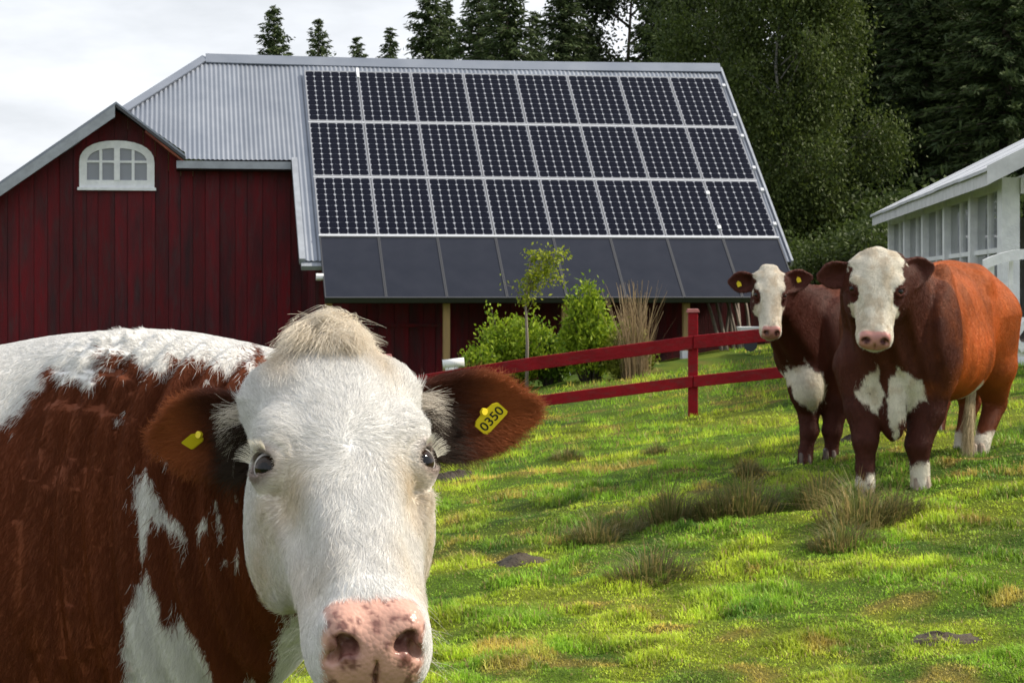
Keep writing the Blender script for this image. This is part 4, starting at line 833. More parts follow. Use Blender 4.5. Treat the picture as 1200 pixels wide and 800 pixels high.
class Ear:
    def __init__(s, root, tip, face, hw=.058, cup=.03, th=.0055, ws=(.042, .046, .053, .058, .057, .050, .034)):
        s.o = np.asarray(root, float); s.u = unit(np.asarray(tip) - s.o); s.L = float(np.linalg.norm(np.asarray(tip) - s.o)); n = np.asarray(face, float); s.n = unit(n - s.u * (n @ s.u)); s.v = np.cross(s.n, s.u)
        s.hw, s.cup, s.th = hw, cup, th; s.M = np.stack([s.u, s.v, s.n]).astype(np.float32); s.ws = np.array(ws) * hw / .058
    def loc(s, P): return (P - s.o.astype(np.float32)) @ s.M.T
    def __call__(s, P):
        q = s.loc(P); u = q[:, 0] / s.L; uc = np.clip(u, 0, 1)
        hw = np.interp(uc, np.linspace(0, .9, 7), s.ws) * np.sqrt(np.clip(1 - np.clip((uc - .62) / .38, 0, 1) ** 2.4, 0, 1)) + 1e-4
        vv = q[:, 1] / np.maximum(hw, .012); cupd = s.cup * np.clip(1.15 - uc, 0.15, 1) * np.interp(uc, [0, .2, 1], [1.2, 1, .55])
        n0 = -cupd * (1 - np.clip(vv * vv, 0, 1.3)) - .010 * np.sin(uc * 3.14)
        g = np.abs(q[:, 2] - n0) * .72 - s.th; e = np.maximum(np.abs(q[:, 1]) - hw, np.maximum(-u, u - 1) * s.L)
        return smax(g, e, .006)

def frame(T, X):
    T = unit(T); X = np.asarray(X, float); X = unit(X - T * (X @ T)); D = np.cross(T, X); return np.stack([X, T, D])
class Curves_Fur:
    """collects strands, then links them as one hair-curves object, a child of the animal"""
    def __init__(s): s.P = []; s.R = []; s.C = []
    def add(s, pts, r0, col): s.P.append(pts.astype(np.float32)); s.R.append(np.broadcast_to(np.asarray(r0, np.float32), (len(pts),))); s.C.append(col.astype(np.float32))
    def build(s, name, m_, parent, kind=None):
        off = WLOC[parent]; n = sum(len(p) for p in s.P); k = s.P[0].shape[1]
        cu = bpy.data.hair_curves.new(name); cu.add_curves([k] * n)
        P = np.concatenate(s.P) - off.astype(np.float32); Rr = np.concatenate(s.R); Cc = np.concatenate(s.C)
        cu.attributes['position'].data.foreach_set('vector', P.astype(np.float32).ravel())
        ra = cu.attributes.get('radius') or cu.attributes.new('radius', 'FLOAT', 'POINT'); tp = np.linspace(1, .25, k); ra.data.foreach_set('value', (Rr[:, None] * tp).astype(np.float32).ravel())
        ca = cu.attributes.new('tint', 'FLOAT_COLOR', 'CURVE'); c4 = np.ones((n, 4), np.float32); c4[:, :3] = Cc; ca.data.foreach_set('color', c4.ravel())
        cu.materials.append(m_); o = link(bpy.data.objects.new(name, cu)); o.parent = parent; WLOC[o] = off
        if kind: o['kind'] = kind
        return o
def strands(P, Nn, Dr, length, lift, curl, k, r, droop=0.0, swirl=None):
    """curved strands from P: start along Dr lifted off the skin, lie down towards the tip"""
    n = len(P); t = np.linspace(0, 1, k)[None, :, None]; d = nrm(Dr - Nn * (Dr * Nn).sum(-1, keepdims=True)); L_ = np.broadcast_to(length, (n,))[:, None, None]
    lf = np.broadcast_to(lift, (n,))[:, None, None]
    side = np.cross(Nn, d)[:, None, :]; c_ = r.normal(0, 1, (n, 1, 1)) * curl
    pts = P[:, None, :] + L_ * (d[:, None, :] * t + Nn[:, None, :] * lf * (t - .55 * t ** 2) + side * c_ * t ** 2)
    pts[:, :, 2] -= (droop * L_ * t ** 2)[:, :, 0]
    return pts
def sample(V, Q, dens_v, r, scale):
    """points on the quads, density per square metre given per vertex"""
    a, b, c, d = (V[Q[:, i]] for i in range(4)); area = .5 * np.linalg.norm(np.cross(c - a, d - b), axis=1); dn = dens_v[Q].mean(1) * area * scale; cs = np.cumsum(dn); n = int(cs[-1])
    f = np.searchsorted(cs, (np.arange(n) + r.random(n)) * cs[-1] / n); f = np.clip(f, 0, len(Q) - 1); u, v = r.random(n), r.random(n)
    w = np.stack([(1 - u) * (1 - v), u * (1 - v), u * v, (1 - u) * v], -1); return f, w
def interp(A, Q, f, w): return (A[Q[f]] * w[..., None]).sum(1) if A.ndim == 2 else (A[Q[f]] * w).sum(1)
def in_poly(u, v, poly):
    ins = np.zeros(len(u), bool); n = len(poly)
    for i in range(n):
        x0, y0 = poly[i]; x1, y1 = poly[(i + 1) % n]
        if y0 == y1: continue
        c = ((y0 > v) != (y1 > v)) & (u < (x1 - x0) * (v - y0) / (y1 - y0) + x0); ins ^= c
    return ins
def eyeball(name, c, r_, gaze, parent, iris=.58, mat_=None):
    n, m_ = 40, 28; V = []; gaze = unit(gaze); ax = unit(np.cross(gaze, [.1, .2, 1])); ay = np.cross(gaze, ax); C = []
    for i in range(m_ + 1):
        th = math.pi * i / m_
        for j in range(n):
            ph = 2 * math.pi * j / n; rr = r_ * (1 + .035 * max(0, math.cos(th)) ** 8); V.append(np.asarray(c) + rr * (math.cos(th) * gaze + math.sin(th) * (math.cos(ph) * ax + math.sin(ph) * ay)))
            px, py = abs(math.sin(th) * math.cos(ph)) / (iris * .62), abs(math.sin(th) * math.sin(ph)) / (iris * .42)
            if th < math.asin(min(1, iris)): C.append((.004, .004, .006) if px * px + py * py < 1 else (.022, .011, .006))
            elif th < math.asin(min(1, iris)) + .16: C.append((.02, .014, .012))
            else: C.append((.46, .44, .44))
    F = [(i * n + j, i * n + (j + 1) % n, (i + 1) * n + (j + 1) % n, (i + 1) * n + j) for i in range(m_) for j in range(n)]
    return mesh_np(name, V, np.array(F)[:, ::-1], M['eye'], parent, True, colors=np.array(C))
def coat_material(name, rough, bump):
    m_ = bpy.data.materials.new(name); m_.use_nodes = True; t = m_.node_tree; b = t.nodes['Principled BSDF']; a = N(t, 'ShaderNodeAttribute', attribute_name='tint')
    mr = N(t, 'ShaderNodeMapRange'); mr.inputs['To Min'].default_value = rough; mr.inputs['To Max'].default_value = .30; t.links.new(a.outputs['Alpha'], mr.inputs['Value']); t.links.new(mr.outputs[0], b.inputs['Roughness']); t.links.new(a.outputs['Color'], b.inputs['Base Color'])
    b.inputs['Specular IOR Level'].default_value = .3; tcn = N(t, 'ShaderNodeTexCoord'); vo = N(t, 'ShaderNodeTexVoronoi', Scale=190.0); nz_ = N(t, 'ShaderNodeTexNoise', Scale=150.0, Detail=3.0)
    t.links.new(tcn.outputs['Object'], vo.inputs['Vector']); t.links.new(tcn.outputs['Object'], nz_.inputs['Vector']); mx_ = N(t, 'ShaderNodeMix'); t.links.new(a.outputs['Alpha'], mx_.inputs[0]); t.links.new(nz_.outputs['Fac'], mx_.inputs[2]); t.links.new(vo.outputs['Distance'], mx_.inputs[3])
    bp = N(t, 'ShaderNodeBump', Strength=bump * .4); bp.inputs['Distance'].default_value = .004; bp.invert = True; t.links.new(mx_.outputs[0], bp.inputs['Height']); t.links.new(bp.outputs[0], b.inputs['Normal'])
    b.inputs['Subsurface Weight'].default_value = 0.0
    return m_
M['coat'] = coat_material('cow_coat', .75, .5)
M['fur'] = mat('cow_fur', attr='tint', rough=.55, spec=.18, transl=.18)
M['eye'] = mat('cow_eye', attr='tint', rough=.05, spec=.32)
M['tag_yellow'] = mat('yellow_tag', (.78, .62, .02), .45)
M['tag_black'] = mat('tag_ink', (.012, .012, .012), .6)
M['hoof'] = mat('hoof_horn', (.30, .24, .19), .6, col2=(.20, .15, .12), vscale=18)
def add_alpha(o, alpha):
    d = o.data.attributes['tint'].data; a = np.empty(len(d) * 4, np.float32); d.foreach_get('color', a); a = a.reshape(-1, 4); a[:, 3] = alpha; d.foreach_set('color', a.ravel())
def ear_tag(cow, c, right, up, nrm_, w, h, digits, text_len=.8):
    right, nrm_ = unit(right), unit(nrm_); up = unit(np.cross(nrm_, right)); c = np.asarray(c, float)
    ring = []
    for (x, y) in ((-.5, -.42), (-.42, -.5), (.42, -.5), (.5, -.42), (.5, .30), (.36, .46), (.12, .5), (.06, .66), (-.06, .66), (-.12, .5), (-.36, .46), (-.5, .30)): ring.append(c + right * w * x + up * h * y)
    t = MB().prism(ring, nrm_ * .0022).build('ear_tag', M['tag_yellow'], cow)
    MB().tube([c + up * h * .56 + nrm_ * .002, c + up * h * .56 + nrm_ * .006], .0045, 10).build('stud', M['tag_yellow'], t)
    if digits:
        cu = bpy.data.curves.new('digits', 'FONT'); cu.body = digits; cu.align_x = 'CENTER'; cu.align_y = 'CENTER'; cu.size = 1.0; cu.offset = .012
        ob = bpy.data.objects.new('digits', cu); S.collection.objects.link(ob); dg = bpy.context.evaluated_depsgraph_get(); me = bpy.data.meshes.new_from_object(ob.evaluated_get(dg)); bpy.data.objects.remove(ob)
        vv = np.array([v.co[:2] for v in me.vertices]); fs = [tuple(p.vertices) for p in me.polygons]; ext = vv.max(0) - vv.min(0); vv = (vv - (vv.max(0) + vv.min(0)) / 2) / ext
        mb = MB(); mb.add([c + right * w * text_len * x + up * h * (.52 * y - .04) + nrm_ * .0027 for x, y in vv], fs); mb.build('digits', M['tag_black'], t); bpy.data.meshes.remove(me)
    return t
# =================================================================== the front cow
def uv_plan(P, Yn): return 600 + F_PX * P[:, 0] / Yn, VH - F_PX * (P[:, 2] - CAM_H) / Yn
def front_cow():
    r = np.random.default_rng(3)
    poll, muz = at(385, 375, 2.50), at(446, 763, 2.13); T = unit(muz - poll); HF = frame(T, (1, .27, .060)); HS = float(np.linalg.norm(muz - poll)) / .515
    def hl(P): return ((P - poll.astype(np.float32)) @ HF.T.astype(np.float32)) / np.float32(HS)
    def hw_(q): return poll + (np.asarray(q) * HS) @ HF
    BA = unit([-.80, .60, 0]); BS = np.array([-.6, -.8, 0]); B0 = np.array([-.238, 2.66, 0.])        # body axis, side towards the camera
    def bl(P): d = P - B0.astype(np.float32); return np.stack([d @ BS.astype(np.float32), d @ BA.astype(np.float32), P[:, 2]], -1)
    body = Loft([-.10, .0, .12, .30, .50, .75, 1.05, 1.5, 1.9, 2.2, 2.35], [.085, .105, .125, .150, .195, .255, .31, .36, .33, .25, .16],
                [1.28, 1.34, 1.375, 1.397, 1.388, 1.350, 1.34, 1.36, 1.37, 1.36, 1.25], [1.12, 1.03, .91, .78, .66, .58, .54, .50, .58, .70, .85], 2.3, .12, .08)
    gl = lambda t, s: (B0 + BA * t + BS * s)
    ears = [Ear(hw_((-.080, .100, -.088)), at(181, 516, 2.56), (.12, -1, -.10), .053, .032), Ear(hw_((.078, .100, -.084)), at(630, 479, 2.60), (-.10, -1, -.05), .053, .032)]
    legs = []
    for t, s, ztop, hind in ((.62, .19, .72, 0), (.66, -.19, .72, 0), (2.02, .20, .80, 1), (2.05, -.20, .80, 1)):
        p = gl(t, s); zg = gz(p[0], p[1]); kb = BA * (.06 if hind else -.015); hk = BA * (.16 if hind else 0)
        legs.append(([p + [0, 0, ztop], p - kb * 1.5 + [0, 0, zg + .55], p + hk + kb * .2 + [0, 0, zg + .36 + .08 * hind], p + hk * .75 + [0, 0, zg + .12], p + hk * .55 - BA * .03 + [0, 0, zg + .035]], [.14, .085, .058, .045, .058]))
    def field(P):
        q = hl(P); f = np.full(len(P), 9.0, np.float32); nearh = (np.abs(q) < np.array([.30, .85, .45])).all(1)
        b = bl(P); fold = sstep(b[:, 1], .02, .10) * (1 - sstep(b[:, 1], .34, .46)) * sstep(b[:, 0], .0, .08)
        fb = body(b) + fold * .008 * np.sin(b[:, 1] * 6.283 / .047 + 2.2 * np.sin(b[:, 2] * 9) + b[:, 2] * 5)
        # shoulder blade and dewlap
        fb = smin(fb, f_ell(b, (.17, .62, 1.02), (.075, .20, .30)), .09)
        for pts, rad in legs: fb = smin(fb, f_chain(P, pts, rad), .08)
        if nearh.any():
            fh = head_field(q[nearh]) * HS
            for e in ears: fh = smin(fh, e(P[nearh]), .016)
            f[nearh] = fh
        k = .07
        return smin(f, fb, k)
    xs = grid_axis(-2.35, .12, -.47, .08, .0042, .020); ys = grid_axis(2.0, 4.35, 2.06, 2.70, .0042, .020); zs = grid_axis(-.42, 1.5, .90, 1.47, .0042, .020)
    V, Q, Nv = surface_nets(xs, ys, zs, field)
    base = gl(.9, 0); base[2] = gz(base[0], base[1])
    cow = thing('cow', 'white-faced brown cow with a numbered yellow ear tag looking straight into the camera', 'cow', base, 'white-faced brown cattle')
    # --- coat colours
    q = hl(V.astype(np.float32)).astype(float); b = bl(V.astype(np.float32)); hf = head_field(q.astype(np.float32)) * HS
    bodyf = body(b); is_head = (hf < bodyf + .01) & (q[:, 1] > -.06)
    earu = []; earm = np.zeros(len(V)); 
    for e in ears:
        le = e.loc(V); m_ = (e(V.astype(np.float32)) < .006) & (le[:, 0] > .012); earm = np.where(m_, le[:, 0] / e.L, earm)
    def coat(P, jit):
        """white or brown from the side-on pattern of the animal"""
        Yn = 2.64 - .75 * (P[:, 0] + .215); u, v = uv_plan(P, Yn); sc = 1.0
        u = u - 28 * sstep(v, 380, 480); n1 = fbm(np.stack([u / 26, v / 70, 0 * u], -1), 3, 5) - .5; n2 = fbm(np.stack([u / 9, v / 34, 0 * u], -1), 2, 8) - .5
        u2 = u + n1 * 26 + jit * 2.5; v2 = v + n1 * 40 + n2 * 34 + jit * 5
        brown = in_poly(u2, v2, [(-700, 470), (-20, 492), (20, 474), (45, 456), (66, 424), (82, 432), (110, 440), (150, 424), (205, 420), (240, 408), (262, 424), (300, 408), (345, 470), (345, 520), (330, 600), (330, 690), (312, 735), (296, 790), (240, 830), (228, 740), (205, 700), (185, 700), (165, 640), (150, 680), (138, 720), (140, 900), (-700, 900)])
        white2 = in_poly(u2, v2, [(160, 548), (176, 556), (196, 580), (206, 610), (190, 606), (178, 582), (170, 640), (160, 628)]) | in_poly(u2 , v2, [(236, 575), (242, 580), (252, 612), (246, 612)])
        fleck = (fbm(np.stack([u / 7, v / 22, 0 * u + 3], -1), 2, 12) > .80) & (v > 440) & (v < 660) & (u > 130)
        return (brown & ~white2 & ~fleck).astype(float)
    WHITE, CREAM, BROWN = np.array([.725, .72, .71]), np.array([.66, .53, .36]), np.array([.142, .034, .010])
    def colour(P, qh, head, eu, jit):
        br = coat(P, jit) * (~head); n_ = fbm(P / .045, 3, 15); c = WHITE * (1 - .05 * n_[:, None]); bc = BROWN * (.82 + .34 * fbm(P / [.04, .04, .12], 3, 19))[:, None]
        c = c * (1 - br[:, None]) + bc * br[:, None]
        ax = np.abs(qh[:, 0])
        cream = (np.exp(-((ax - .075) / .028) ** 2 - ((qh[:, 1] - .255) / .045) ** 2) * .6 + np.exp(-((ax - .02) / .05) ** 2 - ((qh[:, 1] + .005) / .05) ** 2) * .7 + .35 * np.exp(-((ax - .06) / .03) ** 2 - ((qh[:, 1] - .38) / .05) ** 2) + .3 * sstep(ax, .085, .10) * sstep(qh[:, 1], .2, .3) + .5 * np.exp(-((ax - .062) / .018) ** 2 - ((qh[:, 1] - .065) / .045) ** 2)) * head * (.5 + fbm(P / .03, 2, 25))  # cream stains; last term puts the temple hollows' shade into the colour
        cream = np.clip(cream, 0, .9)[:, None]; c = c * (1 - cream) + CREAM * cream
        rim = np.exp(-(np.abs(np.linalg.norm(np.stack([ax, qh[:, 1], qh[:, 2]], -1) - (EYE + eye_dir(1) * .012), axis=1) - .0195) / .0075) ** 2) * head
        c = c * (1 - .75 * rim[:, None]) + np.array([.13, .06, .042]) * .75 * rim[:, None]
        e_in = sstep(eu, .03, .13) * (eu > 0); edark = (np.array([.075, .020, .010]) * (1 - sstep(eu, .40, .80)[:, None]) + np.array([.30, .085, .025]) * sstep(eu, .40, .80)[:, None]) * (.7 + .6 * n_[:, None]); c = c * (1 - e_in[:, None]) + edark * e_in[:, None]
        return c
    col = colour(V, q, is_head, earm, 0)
    # bare muzzle
    mz = is_head * sstep(q[:, 1] + .018 * fbm(V / .012, 2, 33) + .10 * np.clip(np.abs(q[:, 0]) - .045, 0, 1) , .443, .458) * sstep(q[:, 2], -.079, -.067)
    mz = mz * (1 - sstep(np.abs(q[:, 0]) + .016 * (fbm(V / .02, 2, 34) - .5), .049, .058)) 
    spot = sstep(fbm(V / .011, 3, 44) + .10 * np.exp(-((q[:, 1] - .474) / .012) ** 2) - .085 , .56, .61); pink = np.array([.49, .28, .225]) * (.75 + .5 * fbm(V / .02, 2, 46))[:, None]; pm_ = pink * (1 - spot[:, None] * .8) + np.array([.13, .05, .045]) * spot[:, None] * .8
    nn = np.array([.035, .492, -.020]); nd = np.linalg.norm((np.stack([np.abs(q[:, 0]), q[:, 1], q[:, 2]], -1) - nn) / [1, 1.2, 1], axis=1); ins = 1 - sstep(nd, .014, .021); pm_ = pm_ * (1 - ins[:, None] * .7) + np.array([.12, .035, .03]) * ins[:, None] * .7
    col = col * (1 - mz[:, None]) + pm_ * mz[:, None]
    lid = np.linalg.norm(np.stack([np.abs(q[:, 0]), q[:, 1], q[:, 2]], -1) - EYE, axis=1) < .0240
    col[lid & is_head] = (.05, .025, .02)
    # darker skin inside the ears
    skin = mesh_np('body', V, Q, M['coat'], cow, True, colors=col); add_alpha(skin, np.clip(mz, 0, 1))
    for s in (-1, 1):
        c_ = hw_(EYE * [s, 1, 1]); gz_ = unit(np.array([0, 0, CAM_H]) - c_) * 1.0 + unit(eye_dir(s) @ HF) * (.75 if s < 0 else 1.2) + np.array([-.12, 0, -.12])
        eyeball('eye', c_,   .0219 * HS, gz_, cow)
    # --- fur
    fur = Curves_Fur(); dens = np.where(is_head, 1.0, .55); vis = (V[:, 0] > -1.0) & (V[:, 2] > .75); dens = dens * np.where(vis, 1, .12) * np.where(V[:, 2] < .3, .3, 1); dens = dens * (1 - np.clip(mz * 1.2, 0, 1)) * (~(lid & is_head)); dens[earm > 0] = 1.25
    f, w = sample(V, Q, dens, r, 330000); P = interp(V, Q, f, w); Nn = nrm(interp(Nv, Q, f, w)); qh = hl(P.astype(np.float32)).astype(float); hd = interp(is_head.astype(float), Q, f, w) > .5; eu = interp(earm, Q, f, w); n = len(P); jit = r.normal(0, 1, n)
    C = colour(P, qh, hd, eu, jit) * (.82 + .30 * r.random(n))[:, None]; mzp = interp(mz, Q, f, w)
    X_, T_, D_ = HF
    ang = fbm(P / .035, 2, 51)[:, None] - .5; lat = (qh[:, 0] / .08)[:, None]
    tw_ = (qh[:, 1] - .222)[:, None]; rw = np.sqrt(tw_ ** 2 + (qh[:, 0:1] * .9) ** 2) + .004; swl = np.exp(-(rw / .05) ** 2) * .9
    dh = T_ * (tw_ / rw + swl * qh[:, 0:1] / rw) + X_ * (qh[:, 0:1] / rw * 1.0 - swl * tw_ / rw + ang * 1.9)
    dh = dh + T_ * (fbm(P / .03, 2, 52)[:, None] - .5) * 1.3
    a_ = fbm(P / [.06, .06, .10], 2, 53)[:, None] - .5
    db = BA * (.45 + .9 * a_) + np.array([0, 0, -1.0]) + BS * .1 * a_
    crest = sstep(bl(P.astype(np.float32))[:, 2], 1.33, 1.39) * (~hd); db = db * (1 - crest[:, None]) + (BA * 1.0 + np.array([0, 0, .1]) + a_ * .8 * BS) * crest[:, None]
    de = np.zeros((n, 3))
    for e in ears:
        le = e.loc(P); me_ = (np.abs(le[:, 2]) < .09) & (le[:, 0] > 0) & (le[:, 0] < e.L * 1.02) & (np.abs(le[:, 1]) < .08); de[me_] = (e.u * 1.0 + e.v * np.sign(le[:, 1:2]) * np.abs(le[:, 1:2] / .05) * .8)[me_]
    ear = eu > .02; D = np.where(hd[:, None], dh, db); D = np.where(ear[:, None], de + r.normal(0, .25, (n, 3)), D) + r.normal(0, .22, (n, 3))
    Ln = np.where(hd, .011, .0115) * r.uniform(.65, 1.3, n) * np.where(hd, .7 + .8 * fbm(P / .012, 2, 77), .9 + .3 * fbm(P / .012, 2, 77)); Ln = np.where(hd & (qh[:, 1] < .12), (.014 + .012 * sstep(-qh[:, 1], -.09, -.03) * (np.abs(qh[:, 0]) < .06)) * r.uniform(.6, 1.4, n), Ln); Ln = Ln * (1 - .25 * crest); Ln = np.where(ear, .016 * r.uniform(.6, 1.5, n), Ln)
    near_muz = hd & (qh[:, 1] > .40); Ln = np.where(near_muz, .007 * r.uniform(.6, 1.3, n), Ln)
    eyed = np.linalg.norm(np.stack([np.abs(qh[:, 0]), qh[:, 1], qh[:, 2]], -1) - EYE, axis=1); Ln = np.where(hd & (eyed < .038), .0055, Ln)
    lift = np.where(hd, .20, .22) * (1 - .5 * crest) + .28 * fbm(P / .010, 2, 78) + crest * .05
    fur.add(strands(P, Nn, D, Ln, lift, .22, 5, r, .06), np.where(hd, .00026, .00030) * r.uniform(.7, 1.3, n), C)
    # tousled forelock on the poll: locks that rise, swirl and fall over the forehead
    nl = 34
    for k in range(nl):
        m2 = 260; a = r.random() * 6.283; rr = math.sqrt(r.random()); cx, ct_ = .006 + .031 * math.cos(a) * rr, .014 + .030 * math.sin(a) * rr
        tl = np.stack([cx + r.normal(0, .0075, m2), ct_ + r.normal(0, .0065, m2), np.zeros(m2)], -1); Pt = poll + (tl * HS) @ HF + D_ * .004
        for _ in range(4): Pt = Pt - D_ * np.clip(field(Pt.astype(np.float32)), -.02, .05)[:, None] * .8
        sw = r.normal(0, .6) + (.7 if cx < .0 else -.5); dk = unit(T_ * (.55 + .35 * r.random()) + X_ * (sw + (cx - .006) * 3) + D_ * .1); nk = unit(D_ * .7 - T_ * (.85 + .5 * r.random()) + X_ * r.normal(0, .32)); sk = np.cross(nk, dk)
        L0 = r.uniform(.036, .066); ts = np.linspace(0, 1, 7)[None, :, None]; ph = r.uniform(0, 6.28); wv_ = (np.sin(ts * r.uniform(4, 8) + ph) - math.sin(ph)) * r.uniform(.14, .30)
        jd = r.normal(0, .13, (m2, 1, 3)); Lh = (L0 * r.uniform(.6, 1.15, m2))[:, None, None]
        pts = Pt[:, None] + Lh * (nk * (1.05 * ts - .85 * ts ** 2) + dk * (.10 * ts + .80 * ts ** 2) + sk * wv_ + jd * ts * (.4 + ts)) - (Pt - Pt.mean(0))[:, None] * ts * .55
        cr_ = np.clip(.35 + .35 * r.random() + r.normal(0, .15, m2), 0, 1)[:, None]; fur.add(pts[:, [0, 1, 3, 5, 6]], .00030 * r.uniform(.7, 1.2, m2), (np.array([.82, .78, .71]) * (1 - cr_ * .5) + np.array([.72, .56, .36]) * cr_ * .5) * (.82 + .25 * r.random(m2))[:, None])
    # long pale and dark hairs inside the ears
    for e, s in zip(ears, (-1, 1)):
        for (m3, u0, u1, v0, v1, l0, colr, cj) in ((420, .10, .26, -.005, .035, .034, np.array([.55, .50, .44]), .6), (1500, .06, .36, -.05, .015, .040, np.array([.030, .017, .012]), .7)):
            uu = r.uniform(u0, u1, m3); vv = r.uniform(v0, v1, m3) * (-1 if s < 0 else 1); Pq = e.o + e.u * (uu * e.L)[:, None] + e.v * vv[:, None] + e.n * .01
            for _ in range(4): Pq = Pq - e.n * np.clip(field(Pq.astype(np.float32)), -.02, .03)[:, None] * .7
            Dq = e.u * 1.0 + e.v * r.normal(-.15 if s > 0 else .15, .28, m3)[:, None] + r.normal(0, .14, (m3, 3)); Nq = np.broadcast_to(e.n, (m3, 3))
            fur.add(strands(Pq, Nq, Dq, l0 * r.uniform(.5, 1.2, m3), .35 + .3 * r.random(m3), .2, 5, r, .22), .00030 * r.uniform(.7, 1.2, m3), colr * (1 - cj / 2 + cj * r.random(m3))[:, None])
    # pale lashes
    for s in (-1, 1):
        c_ = hw_(EYE * [s, 1, 1]); od = unit(eye_dir(s) @ HF); m4 = 160; aa = r.uniform(-1.25, 1.25, m4); upv = unit(-T_ * .8 + D_ * .2); upv = unit(upv - od * (upv @ od)); sv = np.cross(od, upv)
        Pl = c_ + HS * 0.0272 * nrm(od * .86 + upv * (.42 * np.cos(aa) + .08)[:, None] + sv * (np.sin(aa) * .62)[:, None]); Dl = nrm(od * 1.0 + upv * .75 + sv * (np.sin(aa) * .6)[:, None] + r.normal(0, .12, (m4, 3)))
        t5 = np.linspace(0, 1, 5)[None, :, None]; ll = (.020 * r.uniform(.6, 1.2, m4))[:, None, None]; fur.add(Pl[:, None] + ll * (Dl[:, None] * t5 - T_ * -.0 + np.array([0, 0, -.25]) * t5 ** 2), .00022, np.broadcast_to([.70, .66, .58], (m4, 3)))
    # whiskers on the muzzle
    m5 = 60; sx = np.where(r.random(m5) < .5, -1, 1); ql = np.stack([sx * r.uniform(.055, .068, m5), r.uniform(.40, .47, m5), r.uniform(-.11, -.05, m5)], -1); Pw = np.stack([hw_(t) for t in ql])
    Dw = X_ * (sx * 1.0)[:, None] + T_ * .4 + r.normal(0, .3, (m5, 3)); t5 = np.linspace(0, 1, 5)[None, :, None]; Dw = nrm(Dw); fur.add(Pw[:, None] + (.035 * r.uniform(.5, 1.2, m5))[:, None, None] * (Dw[:, None] * t5 + np.array([0, 0, -.3]) * t5 ** 2), .00018, np.broadcast_to([.7, .68, .62], (m5, 3)))
    fur.build('fur', M['fur'], cow)
    # --- tags
    eR, eL = ears[1], ears[0]; cm_ = np.array([0, 0, CAM_H])
    def on_skin(u, v, Y0):
        k = Y0
        for _ in range(60): k += float(np.clip(field(at(u, v, k)[None].astype(np.float32))[0], -.01, .02)) * .6
        return at(u, v, k)
    ear_tag(cow, on_skin(570, 489, 2.40) + eR.n * .009, (.68, 0, .73), None, eR.n + np.array([.1, 0, 0]), .041, .026, '0350', .86)
    ear_tag(cow, on_skin(233, 514, 2.40) + eL.n * .010, (.72, .55, -.55), None, unit([-.50, -.80, .12]), .018, .024, '', .8)
    for pts, rad in legs:
        p = pts[-1]; zg = gz(p[0], p[1]); hv = []
        for z_, rr_ in ((zg - .01, .066), (zg + .05, .057)): hv.append((z_, rr_))
        mb = MB(); mb.tube([(p[0], p[1], hv[0][0]), (p[0], p[1], hv[1][0])], [hv[0][1], hv[1][1]], 14); mb.build('hoof', M['hoof'], cow, True)
    return cow
if want('front'): front_cow()
